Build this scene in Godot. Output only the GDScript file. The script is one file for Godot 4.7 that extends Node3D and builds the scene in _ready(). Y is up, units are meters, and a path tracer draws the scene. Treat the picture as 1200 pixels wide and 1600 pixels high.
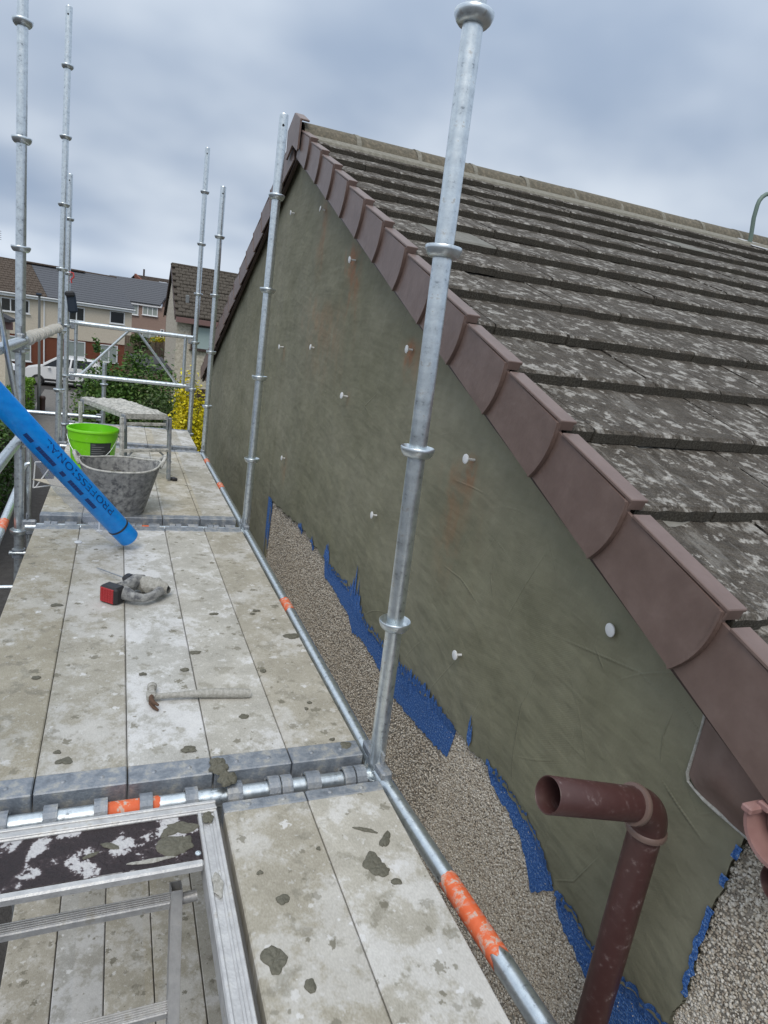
extends Node3D
# A gable wall being re-rendered, seen from the scaffold beside it. Metres, y up, scaffold deck at y = 0, ground at y = -4.

const GROUND := -4.0
var rng := RandomNumberGenerator.new()
var mats := {}
var org := {}
var used := {}


# ---------------------------------------------------------------- mesh builder
class MB:
	var v := PackedVector3Array()
	var n := PackedVector3Array()
	var t := PackedVector2Array()
	var c := PackedColorArray()
	var col := Color.WHITE
	var has_col := false

	func tri(a: Vector3, b: Vector3, d: Vector3, na: Vector3, nb: Vector3, nd: Vector3, ua := Vector2.ZERO, ub := Vector2.ZERO, ud := Vector2.ZERO) -> void:
		if (b - a).cross(d - a).dot(na + nb + nd) > 0.0:
			v.append_array([a, d, b]); n.append_array([na, nd, nb]); t.append_array([ua, ud, ub])
		else:
			v.append_array([a, b, d]); n.append_array([na, nb, nd]); t.append_array([ua, ub, ud])
		if has_col:
			c.append_array([col, col, col])

	func flat(a: Vector3, b: Vector3, d: Vector3, out: Vector3, ua := Vector2.ZERO, ub := Vector2.ZERO, ud := Vector2.ZERO) -> void:
		var q := (b - a).cross(d - a).normalized()
		if q.dot(out) < 0.0:
			q = -q
		tri(a, b, d, q, q, q, ua, ub, ud)

	func quad(a: Vector3, b: Vector3, d: Vector3, e: Vector3, out: Vector3, ua := Vector2.ZERO, ub := Vector2(1, 0), ud := Vector2(1, 1), ue := Vector2(0, 1)) -> void:
		flat(a, b, d, out, ua, ub, ud)
		flat(a, d, e, out, ua, ud, ue)

	# box with chamfered edges
	func box(o: Vector3, s: Vector3, ch := 0.0, bs := Basis.IDENTITY) -> void:
		var h := s * 0.5
		ch = minf(ch, minf(h.x, minf(h.y, h.z)) * 0.9)
		var P := func(sg: Vector3, ax: int) -> Vector3:
			var q := sg * (h - Vector3.ONE * ch)
			q[ax] = sg[ax] * h[ax]
			return o + bs * q
		for ax in 3:
			var a1 := (ax + 1) % 3
			var a2 := (ax + 2) % 3
			for sg in [-1.0, 1.0]:
				var k := []
				for m in [[-1.0, -1.0], [1.0, -1.0], [1.0, 1.0], [-1.0, 1.0]]:
					var w := Vector3.ZERO
					w[ax] = sg; w[a1] = m[0]; w[a2] = m[1]
					k.append(P.call(w, ax))
				var out := Vector3.ZERO
				out[ax] = sg
				quad(k[0], k[1], k[2], k[3], bs * out)
		if ch > 0.0:
			for ax in 3:
				var a1 := (ax + 1) % 3
				var a2 := (ax + 2) % 3
				for m in [[-1.0, -1.0], [1.0, -1.0], [1.0, 1.0], [-1.0, 1.0]]:
					var w := Vector3.ZERO
					w[a1] = m[0]; w[a2] = m[1]
					var lo := w; lo[ax] = -1.0
					var hi := w; hi[ax] = 1.0
					quad(P.call(lo, a1), P.call(hi, a1), P.call(hi, a2), P.call(lo, a2), bs * w)
			for i in 8:
				var sg := Vector3(1 if i & 1 else -1, 1 if i & 2 else -1, 1 if i & 4 else -1)
				flat(P.call(sg, 0), P.call(sg, 1), P.call(sg, 2), bs * sg)

	func frame(d: Vector3) -> Basis:
		d = d.normalized()
		var s := d.cross(Vector3.UP)
		if s.length() < 0.01:
			s = d.cross(Vector3.RIGHT)
		s = s.normalized()
		return Basis(s, d, s.cross(d))

	func cyl(a: Vector3, b: Vector3, r0: float, r1 := -1.0, k := 16, cap0 := true, cap1 := true) -> void:
		if r1 < 0.0:
			r1 = r0
		var f := frame(b - a)
		var lean := (r0 - r1) / maxf((b - a).length(), 1e-5)
		var L := (b - a).length()
		for i in k:
			var p := TAU * i / k
			var q := TAU * (i + 1) / k
			var dp := f.x * cos(p) + f.z * sin(p)
			var dq := f.x * cos(q) + f.z * sin(q)
			var np := (dp + f.y * lean).normalized()
			var nq := (dq + f.y * lean).normalized()
			var u0 := float(i) / k
			var u1 := float(i + 1) / k
			tri(a + dp * r0, a + dq * r0, b + dq * r1, np, nq, nq, Vector2(u0, 0), Vector2(u1, 0), Vector2(u1, L))
			tri(a + dp * r0, b + dq * r1, b + dp * r1, np, nq, np, Vector2(u0, 0), Vector2(u1, L), Vector2(u0, L))
			if cap0:
				flat(a, a + dp * r0, a + dq * r0, -f.y)
			if cap1:
				flat(b, b + dp * r1, b + dq * r1, f.y)

	# profile of Vector2(r, y) turned round an axis; smooth along the profile where it bends little
	func lathe(prof: Array, o: Vector3, f := Basis.IDENTITY, k := 24, sx := 1.0, sz := 1.0, from := 0.0, to := TAU) -> void:
		var segn := []
		for i in prof.size() - 1:
			var d: Vector2 = prof[i + 1] - prof[i]
			segn.append(Vector2(d.y, -d.x).normalized())
		for i in prof.size() - 1:
			var n0: Vector2 = segn[i]
			var n1: Vector2 = segn[i]
			if i > 0 and segn[i - 1].dot(segn[i]) > 0.6:
				n0 = (segn[i - 1] + segn[i]).normalized()
			if i < segn.size() - 1 and segn[i + 1].dot(segn[i]) > 0.6:
				n1 = (segn[i + 1] + segn[i]).normalized()
			var A: Vector2 = prof[i]
			var B: Vector2 = prof[i + 1]
			for j in k:
				var p := from + (to - from) * j / k
				var q := from + (to - from) * (j + 1) / k
				var P := Vector3(cos(p) * sx, 0, sin(p) * sz)
				var Q := Vector3(cos(q) * sx, 0, sin(q) * sz)
				var a := o + f * (P * A.x + Vector3.UP * A.y)
				var b := o + f * (Q * A.x + Vector3.UP * A.y)
				var d := o + f * (Q * B.x + Vector3.UP * B.y)
				var e := o + f * (P * B.x + Vector3.UP * B.y)
				var na := f * (P * n0.x + Vector3.UP * n0.y)
				var nb := f * (Q * n0.x + Vector3.UP * n0.y)
				var nd := f * (Q * n1.x + Vector3.UP * n1.y)
				var ne := f * (P * n1.x + Vector3.UP * n1.y)
				var u0 := float(j) / k
				var u1 := float(j + 1) / k
				var v0 := float(i) / (prof.size() - 1)
				var v1 := float(i + 1) / (prof.size() - 1)
				if A.x > 1e-6:
					tri(a, b, d, na, nb, nd, Vector2(u0, v0), Vector2(u1, v0), Vector2(u1, v1))
				if B.x > 1e-6:
					tri(a, d, e, na, nd, ne, Vector2(u0, v0), Vector2(u1, v1), Vector2(u0, v1))

	# round rod through points, radius per point
	func rod(pts: Array, rad: Array, k := 10) -> void:
		var fr := []
		var s := Vector3.ZERO
		for i in pts.size():
			var d: Vector3 = (pts[mini(i + 1, pts.size() - 1)] - pts[maxi(i - 1, 0)]).normalized()
			if i == 0:
				s = frame(d).x
			else:
				s = (s - d * s.dot(d)).normalized()
			fr.append([s, d.cross(s)])
		for i in pts.size() - 1:
			var r0: float = rad[mini(i, rad.size() - 1)]
			var r1: float = rad[mini(i + 1, rad.size() - 1)]
			for j in k:
				var p := TAU * j / k
				var q := TAU * (j + 1) / k
				var a: Vector3 = fr[i][0] * cos(p) + fr[i][1] * sin(p)
				var b: Vector3 = fr[i][0] * cos(q) + fr[i][1] * sin(q)
				var d: Vector3 = fr[i + 1][0] * cos(q) + fr[i + 1][1] * sin(q)
				var e: Vector3 = fr[i + 1][0] * cos(p) + fr[i + 1][1] * sin(p)
				tri(pts[i] + a * r0, pts[i] + b * r0, pts[i + 1] + d * r1, a, b, d)
				tri(pts[i] + a * r0, pts[i + 1] + d * r1, pts[i + 1] + e * r1, a, d, e)
		for w in [0, pts.size() - 1]:
			var r: float = rad[mini(w, rad.size() - 1)]
			var away: Vector3 = (pts[w] - pts[1 if w == 0 else w - 1])
			for j in k:
				var p := TAU * j / k
				var q := TAU * (j + 1) / k
				flat(pts[w], pts[w] + (fr[w][0] * cos(p) + fr[w][1] * sin(p)) * r, pts[w] + (fr[w][0] * cos(q) + fr[w][1] * sin(q)) * r, away)

	# polygon (in the plane e1, e2 at o) pushed along e3 by depth
	func prism(poly: PackedVector2Array, o: Vector3, e1: Vector3, e2: Vector3, e3: Vector3, depth: float) -> void:
		var ids := Geometry2D.triangulate_polygon(poly)
		for i in range(0, ids.size(), 3):
			var a := o + e1 * poly[ids[i]].x + e2 * poly[ids[i]].y
			var b := o + e1 * poly[ids[i + 1]].x + e2 * poly[ids[i + 1]].y
			var d := o + e1 * poly[ids[i + 2]].x + e2 * poly[ids[i + 2]].y
			flat(a, b, d, -e3, poly[ids[i]], poly[ids[i + 1]], poly[ids[i + 2]])
			flat(a + e3 * depth, b + e3 * depth, d + e3 * depth, e3, poly[ids[i]], poly[ids[i + 1]], poly[ids[i + 2]])
		var cw := 1.0 if Geometry2D.is_polygon_clockwise(poly) else -1.0
		for i in poly.size():
			var p := poly[i]
			var q := poly[(i + 1) % poly.size()]
			var d2 := q - p
			var out := (e1 * -d2.y + e2 * d2.x) * cw
			quad(o + e1 * p.x + e2 * p.y, o + e1 * q.x + e2 * q.y, o + e1 * q.x + e2 * q.y + e3 * depth, o + e1 * p.x + e2 * p.y + e3 * depth, out)

	# push the points about by noise so that the shape reads as lumpy
	func lump(f: FastNoiseLite, amp: float) -> void:
		for i in v.size():
			v[i] += n[i] * f.get_noise_3dv(v[i]) * amp
		for i in range(0, v.size(), 3):
			var q := (v[i + 1] - v[i]).cross(v[i + 2] - v[i]).normalized()
			if q.dot(n[i]) < 0.0:
				q = -q
			for k in 3:
				n[i + k] = (n[i + k] * 0.5 + q * 0.5).normalized()

	func commit(shift := Vector3.ZERO, tangents := false) -> ArrayMesh:
		var vv := v
		if shift != Vector3.ZERO:
			vv = PackedVector3Array()
			vv.resize(v.size())
			for i in v.size():
				vv[i] = v[i] - shift
		var arr := []
		arr.resize(Mesh.ARRAY_MAX)
		arr[Mesh.ARRAY_VERTEX] = vv
		arr[Mesh.ARRAY_NORMAL] = n
		arr[Mesh.ARRAY_TEX_UV] = t
		if has_col:
			arr[Mesh.ARRAY_COLOR] = c
		var m := ArrayMesh.new()
		m.add_surface_from_arrays(Mesh.PRIMITIVE_TRIANGLES, arr)
		if tangents:
			var st := SurfaceTool.new()
			st.create_from(m, 0)
			st.generate_tangents()
			m = st.commit()
		return m

	func middle() -> Vector3:
		var a := AABB(v[0], Vector3.ZERO)
		for p in v:
			a = a.expand(p)
		return a.get_center()


# ---------------------------------------------------------------- things and parts
func numbered(called: String) -> String:
	if not used.has(called):
		used[called] = 0
		return called
	used[called] += 1
	return "%s_%03d" % [called, used[called]]


func thing(called: String, label: String, category: String, at := Vector3.ZERO, group := "", turn := 0.0) -> Node3D:
	var o := Node3D.new()
	o.name = numbered(called)
	add_child(o)
	o.position = at
	o.rotation.y = turn
	o.set_meta("label", label)
	o.set_meta("category", category)
	if group:
		o.set_meta("group", group)
	org[o] = at if turn == 0.0 else Vector3.ZERO
	return o


# adds the shape as one mesh under parent; points are in world space (or in the thing's own axes if it is turned)
func part(parent: Node, called: String, mb: MB, mat: Material, tangents := false) -> MeshInstance3D:
	var o := MeshInstance3D.new()
	o.name = called
	var mid := mb.middle()
	o.mesh = mb.commit(mid, tangents)
	o.material_override = mat
	var base: Vector3 = org.get(parent, Vector3.ZERO)
	o.position = mid - base
	parent.add_child(o, true)
	org[o] = mid
	return o


func struct(called: String, mb: MB, mat: Material) -> MeshInstance3D:
	var o := part(self, called, mb, mat)
	o.set_meta("kind", "structure")
	return o


# ---------------------------------------------------------------- materials
func L(r: float, g: float, b: float) -> Color:
	return Color(r, g, b).linear_to_srgb()


func B(r: float, g: float, b: float) -> Color:
	return Color(r / 255.0, g / 255.0, b / 255.0)


func mat(called: String, c: Color, rough := 0.8, metal := 0.0) -> StandardMaterial3D:
	var m := StandardMaterial3D.new()
	m.resource_name = called
	m.albedo_color = c
	m.roughness = rough
	m.metallic = metal
	mats[called] = m
	return m


func noise(sd: int, freq: float, oct := 5, kind := FastNoiseLite.TYPE_SIMPLEX_SMOOTH, gain := 0.5) -> FastNoiseLite:
	var f := FastNoiseLite.new()
	f.seed = sd
	f.frequency = freq
	f.noise_type = kind
	f.fractal_octaves = oct
	f.fractal_gain = gain
	return f


func ntex(sd: int, freq: float, stops: Array, size := 512, oct := 5, gain := 0.55, kind := FastNoiseLite.TYPE_SIMPLEX_SMOOTH) -> NoiseTexture2D:
	var t := NoiseTexture2D.new()
	t.width = size
	t.height = size
	t.seamless = true
	t.noise = noise(sd, freq, oct, kind, gain)
	var g := Gradient.new()
	g.offsets = PackedFloat32Array(stops.map(func(s): return s[0]))
	g.colors = PackedColorArray(stops.map(func(s): return s[1]))
	t.color_ramp = g
	return t


func ntex_normal(sd: int, freq: float, strength: float, size := 512, oct := 5, kind := FastNoiseLite.TYPE_SIMPLEX_SMOOTH) -> NoiseTexture2D:
	var t := NoiseTexture2D.new()
	t.width = size
	t.height = size
	t.seamless = true
	t.as_normal_map = true
	t.bump_strength = strength
	t.noise = noise(sd, freq, oct, kind, 0.6)
	return t


func tri_map(m: StandardMaterial3D, scale: float, albedo: Texture2D, normal: Texture2D = null, nscale := 1.0, world := true) -> StandardMaterial3D:
	m.uv1_triplanar = true
	m.uv1_world_triplanar = world
	m.uv1_scale = Vector3.ONE * scale
	if albedo:
		m.albedo_texture = albedo
		m.albedo_color = Color.WHITE
	if normal:
		m.normal_enabled = true
		m.normal_texture = normal
		m.normal_scale = nscale
	return m


# weathered tile faces: grey brown concrete, scattered ragged lichen colonies in drifts, a few mossy specks
func lichen_texture() -> ImageTexture:
	var S := 1024
	var base := noise(401, 0.02, 6, FastNoiseLite.TYPE_SIMPLEX_SMOOTH, 0.7).get_seamless_image(S, S).get_data()
	var fleck := noise(402, 0.023, 7, FastNoiseLite.TYPE_SIMPLEX_SMOOTH, 0.68).get_seamless_image(S, S).get_data()
	var drift := noise(403, 0.0065, 4, FastNoiseLite.TYPE_SIMPLEX_SMOOTH, 0.55).get_seamless_image(S, S).get_data()
	var grit := noise(404, 0.3, 2, FastNoiseLite.TYPE_SIMPLEX_SMOOTH, 0.6).get_seamless_image(S, S).get_data()
	var out := PackedByteArray()
	out.resize(S * S * 3)
	for p in S * S:
		var g := (grit[p] - 128) * 0.30 + (base[p] - 128) * 0.22
		var d := (drift[p] - 128) / 128.0
		var l := smoothstep(0.612, 0.66, fleck[p] / 255.0 + d * 0.24)
		var w := 0.55 + 0.45 * smoothstep(0.62, 0.76, fleck[p] / 255.0 + d * 0.1)
		var k := l * w * 0.85
		out[p * 3] = clampi(int(lerpf(76.0 + g, 186.0 + g * 0.5, k)), 0, 255)
		out[p * 3 + 1] = clampi(int(lerpf(70.0 + g, 183.0 + g * 0.5, k)), 0, 255)
		out[p * 3 + 2] = clampi(int(lerpf(62.0 + g, 177.0 + g * 0.5, k)), 0, 255)
	return ImageTexture.create_from_image(Image.create_from_data(S, S, false, Image.FORMAT_RGB8, out))


func make_materials() -> void:
	var grain := ntex_normal(3, 0.09, 6.0, 512, 4)
	var soft := ntex_normal(8, 0.015, 10.0, 512, 4)
	# galvanised steel: zinc spangle and dull patches
	var m := mat("galvanised", Color.WHITE, 0.4, 0.92)
	tri_map(m, 2.6, ntex(21, 0.020, [[0.0, L(0.20, 0.22, 0.23)], [0.20, L(0.42, 0.46, 0.49)], [0.27, L(0.62, 0.67, 0.70)], [0.62, L(0.74, 0.80, 0.83)], [0.78, L(0.82, 0.87, 0.89)], [0.86, L(0.66, 0.65, 0.62)], [1.0, L(0.50, 0.49, 0.45)]], 512, 7, 0.7), soft, 0.05)
	m.roughness_texture = ntex(22, 0.03, [[0.0, Color(0.62, 0.62, 0.62)], [1.0, Color(1, 1, 1)]], 256)
	m.roughness = 0.42
	m = mat("dirty_steel", Color.WHITE, 0.6, 0.55)
	tri_map(m, 2.4, ntex(23, 0.012, [[0.0, L(0.20, 0.22, 0.25)], [0.40, L(0.30, 0.33, 0.37)], [0.58, L(0.37, 0.39, 0.42)], [0.72, L(0.46, 0.46, 0.44)], [1.0, L(0.58, 0.57, 0.54)]], 512, 7, 0.68), grain, 0.2)
	m = mat("aluminium", Color.WHITE, 0.45, 0.35)
	tri_map(m, 2.5, ntex(24, 0.012, [[0.0, L(0.46, 0.46, 0.46)], [0.5, L(0.60, 0.60, 0.60)], [0.72, L(0.66, 0.66, 0.65)], [0.84, L(0.55, 0.53, 0.49)], [1.0, L(0.50, 0.48, 0.44)]], 512, 6, 0.6), grain, 0.15)
	m = mat("orange_paint", Color.WHITE, 0.6)
	tri_map(m, 6.0, ntex(25, 0.014, [[0.0, L(0.75, 0.13, 0.04)], [0.55, L(0.82, 0.17, 0.06)], [0.64, L(0.70, 0.45, 0.35)], [0.7, L(0.55, 0.54, 0.52)], [1.0, L(0.8, 0.16, 0.05)]], 256, 5, 0.65))
	mat("dark_hole", L(0.015, 0.015, 0.017), 0.9)
	# fresh olive grey render lumps
	m = mat("mortar", Color.WHITE, 0.75)
	tri_map(m, 9.0, ntex(26, 0.02, [[0.0, L(0.095, 0.09, 0.066)], [0.5, L(0.14, 0.134, 0.102)], [1.0, L(0.20, 0.19, 0.152)]], 512, 6, 0.65), grain, 0.7)
	m = mat("dry_mortar", Color.WHITE, 0.9)
	tri_map(m, 7.0, ntex(27, 0.02, [[0.0, L(0.26, 0.25, 0.22)], [0.5, L(0.40, 0.39, 0.35)], [0.72, L(0.52, 0.51, 0.48)], [1.0, L(0.34, 0.32, 0.28)]], 512, 6, 0.65), grain, 0.8)
	m = mat("plaster_caked", Color.WHITE, 0.85)
	tri_map(m, 2.2, ntex(28, 0.02, [[0.0, L(0.18, 0.18, 0.17)], [0.38, L(0.36, 0.36, 0.33)], [0.5, L(0.55, 0.54, 0.50)], [0.75, L(0.68, 0.67, 0.63)], [1.0, L(0.5, 0.48, 0.44)]], 512, 6, 0.7), grain, 0.6)
	m = mat("rubber_tub", Color.WHITE, 0.75)
	tri_map(m, 1.9, ntex(29, 0.022, [[0.0, L(0.04, 0.042, 0.05)], [0.30, L(0.09, 0.092, 0.10)], [0.42, L(0.24, 0.24, 0.24)], [0.60, L(0.32, 0.32, 0.31)], [0.78, L(0.42, 0.42, 0.405)], [1.0, L(0.50, 0.50, 0.49)]], 512, 6, 0.62), grain, 0.4)
	m = mat("green_plastic", Color.WHITE, 0.38)
	tri_map(m, 2.0, ntex(30, 0.012, [[0.0, L(0.22, 0.72, 0.012)], [0.7, L(0.25, 0.77, 0.016)], [0.78, L(0.36, 0.78, 0.16)], [0.84, L(0.26, 0.75, 0.02)], [1.0, L(0.24, 0.72, 0.02)]], 512, 6, 0.6))
	m = mat("label_grey", L(0.045, 0.05, 0.055), 0.5)
	mat("label_line", L(0.25, 0.26, 0.27), 0.6)
	# brown plastic of verge, gutter and pipes
	m = mat("brown_plastic", Color.WHITE, 0.40)
	tri_map(m, 1.4, ntex(31, 0.012, [[0.0, L(0.152, 0.102, 0.086)], [0.5, L(0.175, 0.119, 0.101)], [1.0, L(0.206, 0.145, 0.125)]], 512, 6, 0.6), soft, 0.08)
	m = mat("dark_brown_plastic", Color.WHITE, 0.42)
	tri_map(m, 4.0, ntex(32, 0.012, [[0.0, L(0.062, 0.026, 0.024)], [0.62, L(0.074, 0.032, 0.029)], [0.76, L(0.10, 0.056, 0.053)], [0.86, L(0.24, 0.19, 0.185)], [0.90, L(0.085, 0.04, 0.036)], [1.0, L(0.075, 0.033, 0.03)]], 512, 6, 0.6))
	m = mat("faded_brown_plastic", Color.WHITE, 0.55)
	tri_map(m, 3.0, ntex(33, 0.012, [[0.0, L(0.26, 0.14, 0.125)], [0.5, L(0.32, 0.18, 0.165)], [1.0, L(0.40, 0.25, 0.23)]], 512, 6, 0.6))
	# roof tiles: weathered concrete with lichen
	m = mat("roof_concrete", Color.WHITE, 0.92)
	tri_map(m, 0.62, lichen_texture(), grain, 0.9)
	m.detail_enabled = false
	m = mat("roof_edge_moss", Color.WHITE, 0.97)
	tri_map(m, 6.0, ntex(35, 0.04, [[0.0, L(0.022, 0.018, 0.012)], [0.45, L(0.055, 0.048, 0.036)], [0.65, L(0.10, 0.09, 0.072)], [1.0, L(0.20, 0.185, 0.16)]], 512, 6, 0.7), grain, 1.0)
	m = mat("clean_tile", Color.WHITE, 0.9)
	tri_map(m, 3.0, ntex(36, 0.02, [[0.0, L(0.15, 0.145, 0.125)], [1.0, L(0.24, 0.235, 0.21)]], 256, 6), grain, 0.6)
	m = mat("ridge_clay", Color.WHITE, 0.92)
	tri_map(m, 2.2, ntex(37, 0.02, [[0.0, L(0.080, 0.074, 0.055)], [0.4, L(0.135, 0.122, 0.092)], [0.6, L(0.180, 0.155, 0.112)], [0.75, L(0.235, 0.20, 0.15)], [1.0, L(0.28, 0.255, 0.205)]], 512, 6, 0.7), grain, 0.6)
	m = mat("ridge_mortar", Color.WHITE, 0.92)
	tri_map(m, 2.0, ntex(38, 0.02, [[0.0, L(0.155, 0.145, 0.115)], [0.5, L(0.225, 0.21, 0.17)], [1.0, L(0.32, 0.305, 0.26)]], 512, 6, 0.65), grain, 0.6)
	m = mat("undercloak", Color.WHITE, 0.9)
	tri_map(m, 2.0, ntex(39, 0.02, [[0.0, L(0.20, 0.19, 0.165)], [1.0, L(0.30, 0.29, 0.26)]], 256, 5), grain, 0.3)
	# pebbledash bedding and pebbles
	m = mat("dash_bedding", Color.WHITE, 0.95)
	tri_map(m, 2.5, ntex(40, 0.12, [[0.0, L(0.22, 0.19, 0.155)], [0.45, L(0.33, 0.29, 0.24)], [0.7, L(0.46, 0.415, 0.36)], [1.0, L(0.58, 0.54, 0.485)]], 1024, 4, 0.7), grain, 1.0)
	m = mat("pebble", Color.WHITE, 0.85)
	m.vertex_color_use_as_albedo = true
	# blue fibre mesh
	m = mat("blue_mesh", Color.WHITE, 0.8)
	tri_map(m, 3.2, ntex(41, 0.06, [[0.0, L(0.012, 0.045, 0.16)], [0.36, L(0.028, 0.11, 0.36)], [0.56, L(0.055, 0.17, 0.48)], [0.70, L(0.12, 0.25, 0.54)], [0.80, L(0.36, 0.43, 0.56)], [1.0, L(0.55, 0.56, 0.58)]], 512, 4, 0.8), grain, 1.2)
	m = mat("blue_roll", Color.WHITE, 0.33)
	tri_map(m, 3.0, ntex(42, 0.03, [[0.0, L(0.0, 0.22, 0.76)], [0.5, L(0.002, 0.29, 0.88)], [1.0, L(0.008, 0.34, 0.92)]], 256, 5, 0.6), soft, 0.25)
	mat("blue_print", L(0.004, 0.045, 0.22), 0.4)
	m = mat("clear_film", Color(0.80, 0.85, 0.95, 0.30), 0.2)
	m.transparency = BaseMaterial3D.TRANSPARENCY_ALPHA
	m = mat("white_plastic", L(0.72, 0.73, 0.74), 0.45)
	mat("rust_brown", L(0.115, 0.066, 0.042), 0.9)
	mat("black_plastic", L(0.025, 0.025, 0.028), 0.5)
	mat("red_plastic", L(0.42, 0.03, 0.035), 0.45)
	mat("navy_fabric", L(0.018, 0.03, 0.05), 0.7)
	mat("red_tape", L(0.5, 0.06, 0.06), 0.7)
	# phenolic ply of the hatch: dark brown, scuffed white
	m = mat("phenolic_ply", Color.WHITE, 0.5)
	tri_map(m, 1.6, ntex(43, 0.010, [[0.0, L(0.016, 0.010, 0.011)], [0.56, L(0.030, 0.018, 0.020)], [0.63, L(0.08, 0.06, 0.062)], [0.67, L(0.50, 0.49, 0.50)], [0.8, L(0.60, 0.59, 0.59)], [1.0, L(0.5, 0.5, 0.5)]], 512, 6, 0.68), grain, 0.3)
	# setting
	m = mat("asphalt", Color.WHITE, 0.95)
	tri_map(m, 0.5, ntex(44, 0.02, [[0.0, L(0.038, 0.034, 0.032)], [0.5, L(0.052, 0.048, 0.045)], [1.0, L(0.075, 0.07, 0.066)]], 512, 7, 0.75), grain, 0.5)
	m = mat("pavement", Color.WHITE, 0.95)
	tri_map(m, 0.4, ntex(45, 0.02, [[0.0, L(0.13, 0.122, 0.112)], [1.0, L(0.21, 0.20, 0.186)]], 512, 7, 0.7), grain, 0.4)
	m = mat("lawn", Color.WHITE, 1.0)
	tri_map(m, 0.7, ntex(46, 0.03, [[0.0, L(0.03, 0.065, 0.012)], [0.5, L(0.055, 0.10, 0.02)], [1.0, L(0.09, 0.13, 0.035)]], 512, 6, 0.7), grain, 1.0)
	m = mat("cream_render", Color.WHITE, 0.95)
	tri_map(m, 0.6, ntex(47, 0.03, [[0.0, L(0.58, 0.50, 0.40)], [0.5, L(0.66, 0.58, 0.47)], [1.0, L(0.74, 0.66, 0.55)]], 512, 6, 0.6), grain, 0.4)
	m = mat("stained_render", Color.WHITE, 0.95)
	tri_map(m, 0.5, ntex(48, 0.02, [[0.0, L(0.34, 0.30, 0.235)], [0.4, L(0.48, 0.43, 0.345)], [0.6, L(0.58, 0.53, 0.44)], [1.0, L(0.66, 0.60, 0.51)]], 512, 6, 0.7), grain, 0.5)
	m = mat("pink_render", Color.WHITE, 0.95)
	tri_map(m, 0.6, ntex(49, 0.03, [[0.0, L(0.27, 0.185, 0.15)], [1.0, L(0.36, 0.26, 0.215)]], 512, 6, 0.7), grain, 0.4)
	m = mat("red_brick", Color.WHITE, 0.95)
	tri_map(m, 1.3, ntex(50, 0.04, [[0.0, L(0.13, 0.04, 0.022)], [0.5, L(0.20, 0.065, 0.035)], [1.0, L(0.28, 0.11, 0.065)]], 512, 5, 0.75), grain, 0.7)
	m = mat("slate_grey_tile", Color.WHITE, 0.75)
	tri_map(m, 0.5, ntex(51, 0.03, [[0.0, L(0.075, 0.080, 0.092)], [1.0, L(0.125, 0.13, 0.145)]], 512, 6, 0.7))
	m = mat("brown_tile", Color.WHITE, 0.92)
	tri_map(m, 0.5, ntex(52, 0.03, [[0.0, L(0.055, 0.040, 0.030)], [0.5, L(0.095, 0.070, 0.052)], [0.7, L(0.13, 0.105, 0.085)], [1.0, L(0.22, 0.20, 0.17)]], 512, 6, 0.75), grain, 0.6)
	m = mat("old_tile", Color.WHITE, 0.95)
	tri_map(m, 0.7, ntex(53, 0.04, [[0.0, L(0.035, 0.028, 0.021)], [0.5, L(0.075, 0.062, 0.048)], [0.70, L(0.11, 0.095, 0.075)], [0.82, L(0.22, 0.20, 0.165)], [1.0, L(0.30, 0.28, 0.24)]], 512, 6, 0.75), grain, 0.8)
	mat("white_upvc", L(0.76, 0.77, 0.78), 0.4)
	mat("window_glass", L(0.02, 0.025, 0.03), 0.06)
	mats.window_glass.metallic_specular = 0.8
	mat("curtain", L(0.30, 0.34, 0.32), 0.9)
	mat("frosted", L(0.36, 0.45, 0.44), 0.3)
	mat("dark_frame", L(0.05, 0.028, 0.022), 0.5)
	mat("mauve_fascia", L(0.20, 0.115, 0.105), 0.6)
	m = mat("fence_wood", Color.WHITE, 0.95)
	tri_map(m, 0.9, ntex(54, 0.03, [[0.0, L(0.10, 0.075, 0.05)], [1.0, L(0.20, 0.16, 0.12)]], 256, 5), grain, 0.4)
	m = mat("felt_roof", Color.WHITE, 0.95)
	tri_map(m, 0.6, ntex(55, 0.03, [[0.0, L(0.028, 0.028, 0.034)], [1.0, L(0.06, 0.06, 0.068)]], 256, 6, 0.7))
	m = mat("foliage", Color.WHITE, 0.6)
	m.vertex_color_use_as_albedo = true
	m.backlight_enabled = true
	m.backlight = L(0.10, 0.15, 0.02)
	mat("bark", L(0.075, 0.055, 0.04), 0.95)
	m = mat("car_white", L(0.82, 0.83, 0.84), 0.28)
	m.clearcoat_enabled = true
	m.clearcoat = 0.8
	mat("tyre", L(0.02, 0.02, 0.021), 0.85)
	mat("alloy", L(0.5, 0.5, 0.5), 0.35, 0.8)
	mat("car_glass", L(0.012, 0.014, 0.016), 0.05)
	mat("lens", L(0.6, 0.62, 0.65), 0.1)
	mat("red_lens", L(0.4, 0.02, 0.02), 0.15)
	mat("lamp_grey", L(0.22, 0.23, 0.23), 0.55, 0.4)
	mat("copper_green", L(0.17, 0.23, 0.20), 0.6, 0.3)
	mat("lead_white", L(0.52, 0.53, 0.54), 0.7)
	mat("cloth_tape", L(0.62, 0.60, 0.55), 0.9)
	mat("plank_pale", L(0.50, 0.46, 0.38), 0.9)


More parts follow.
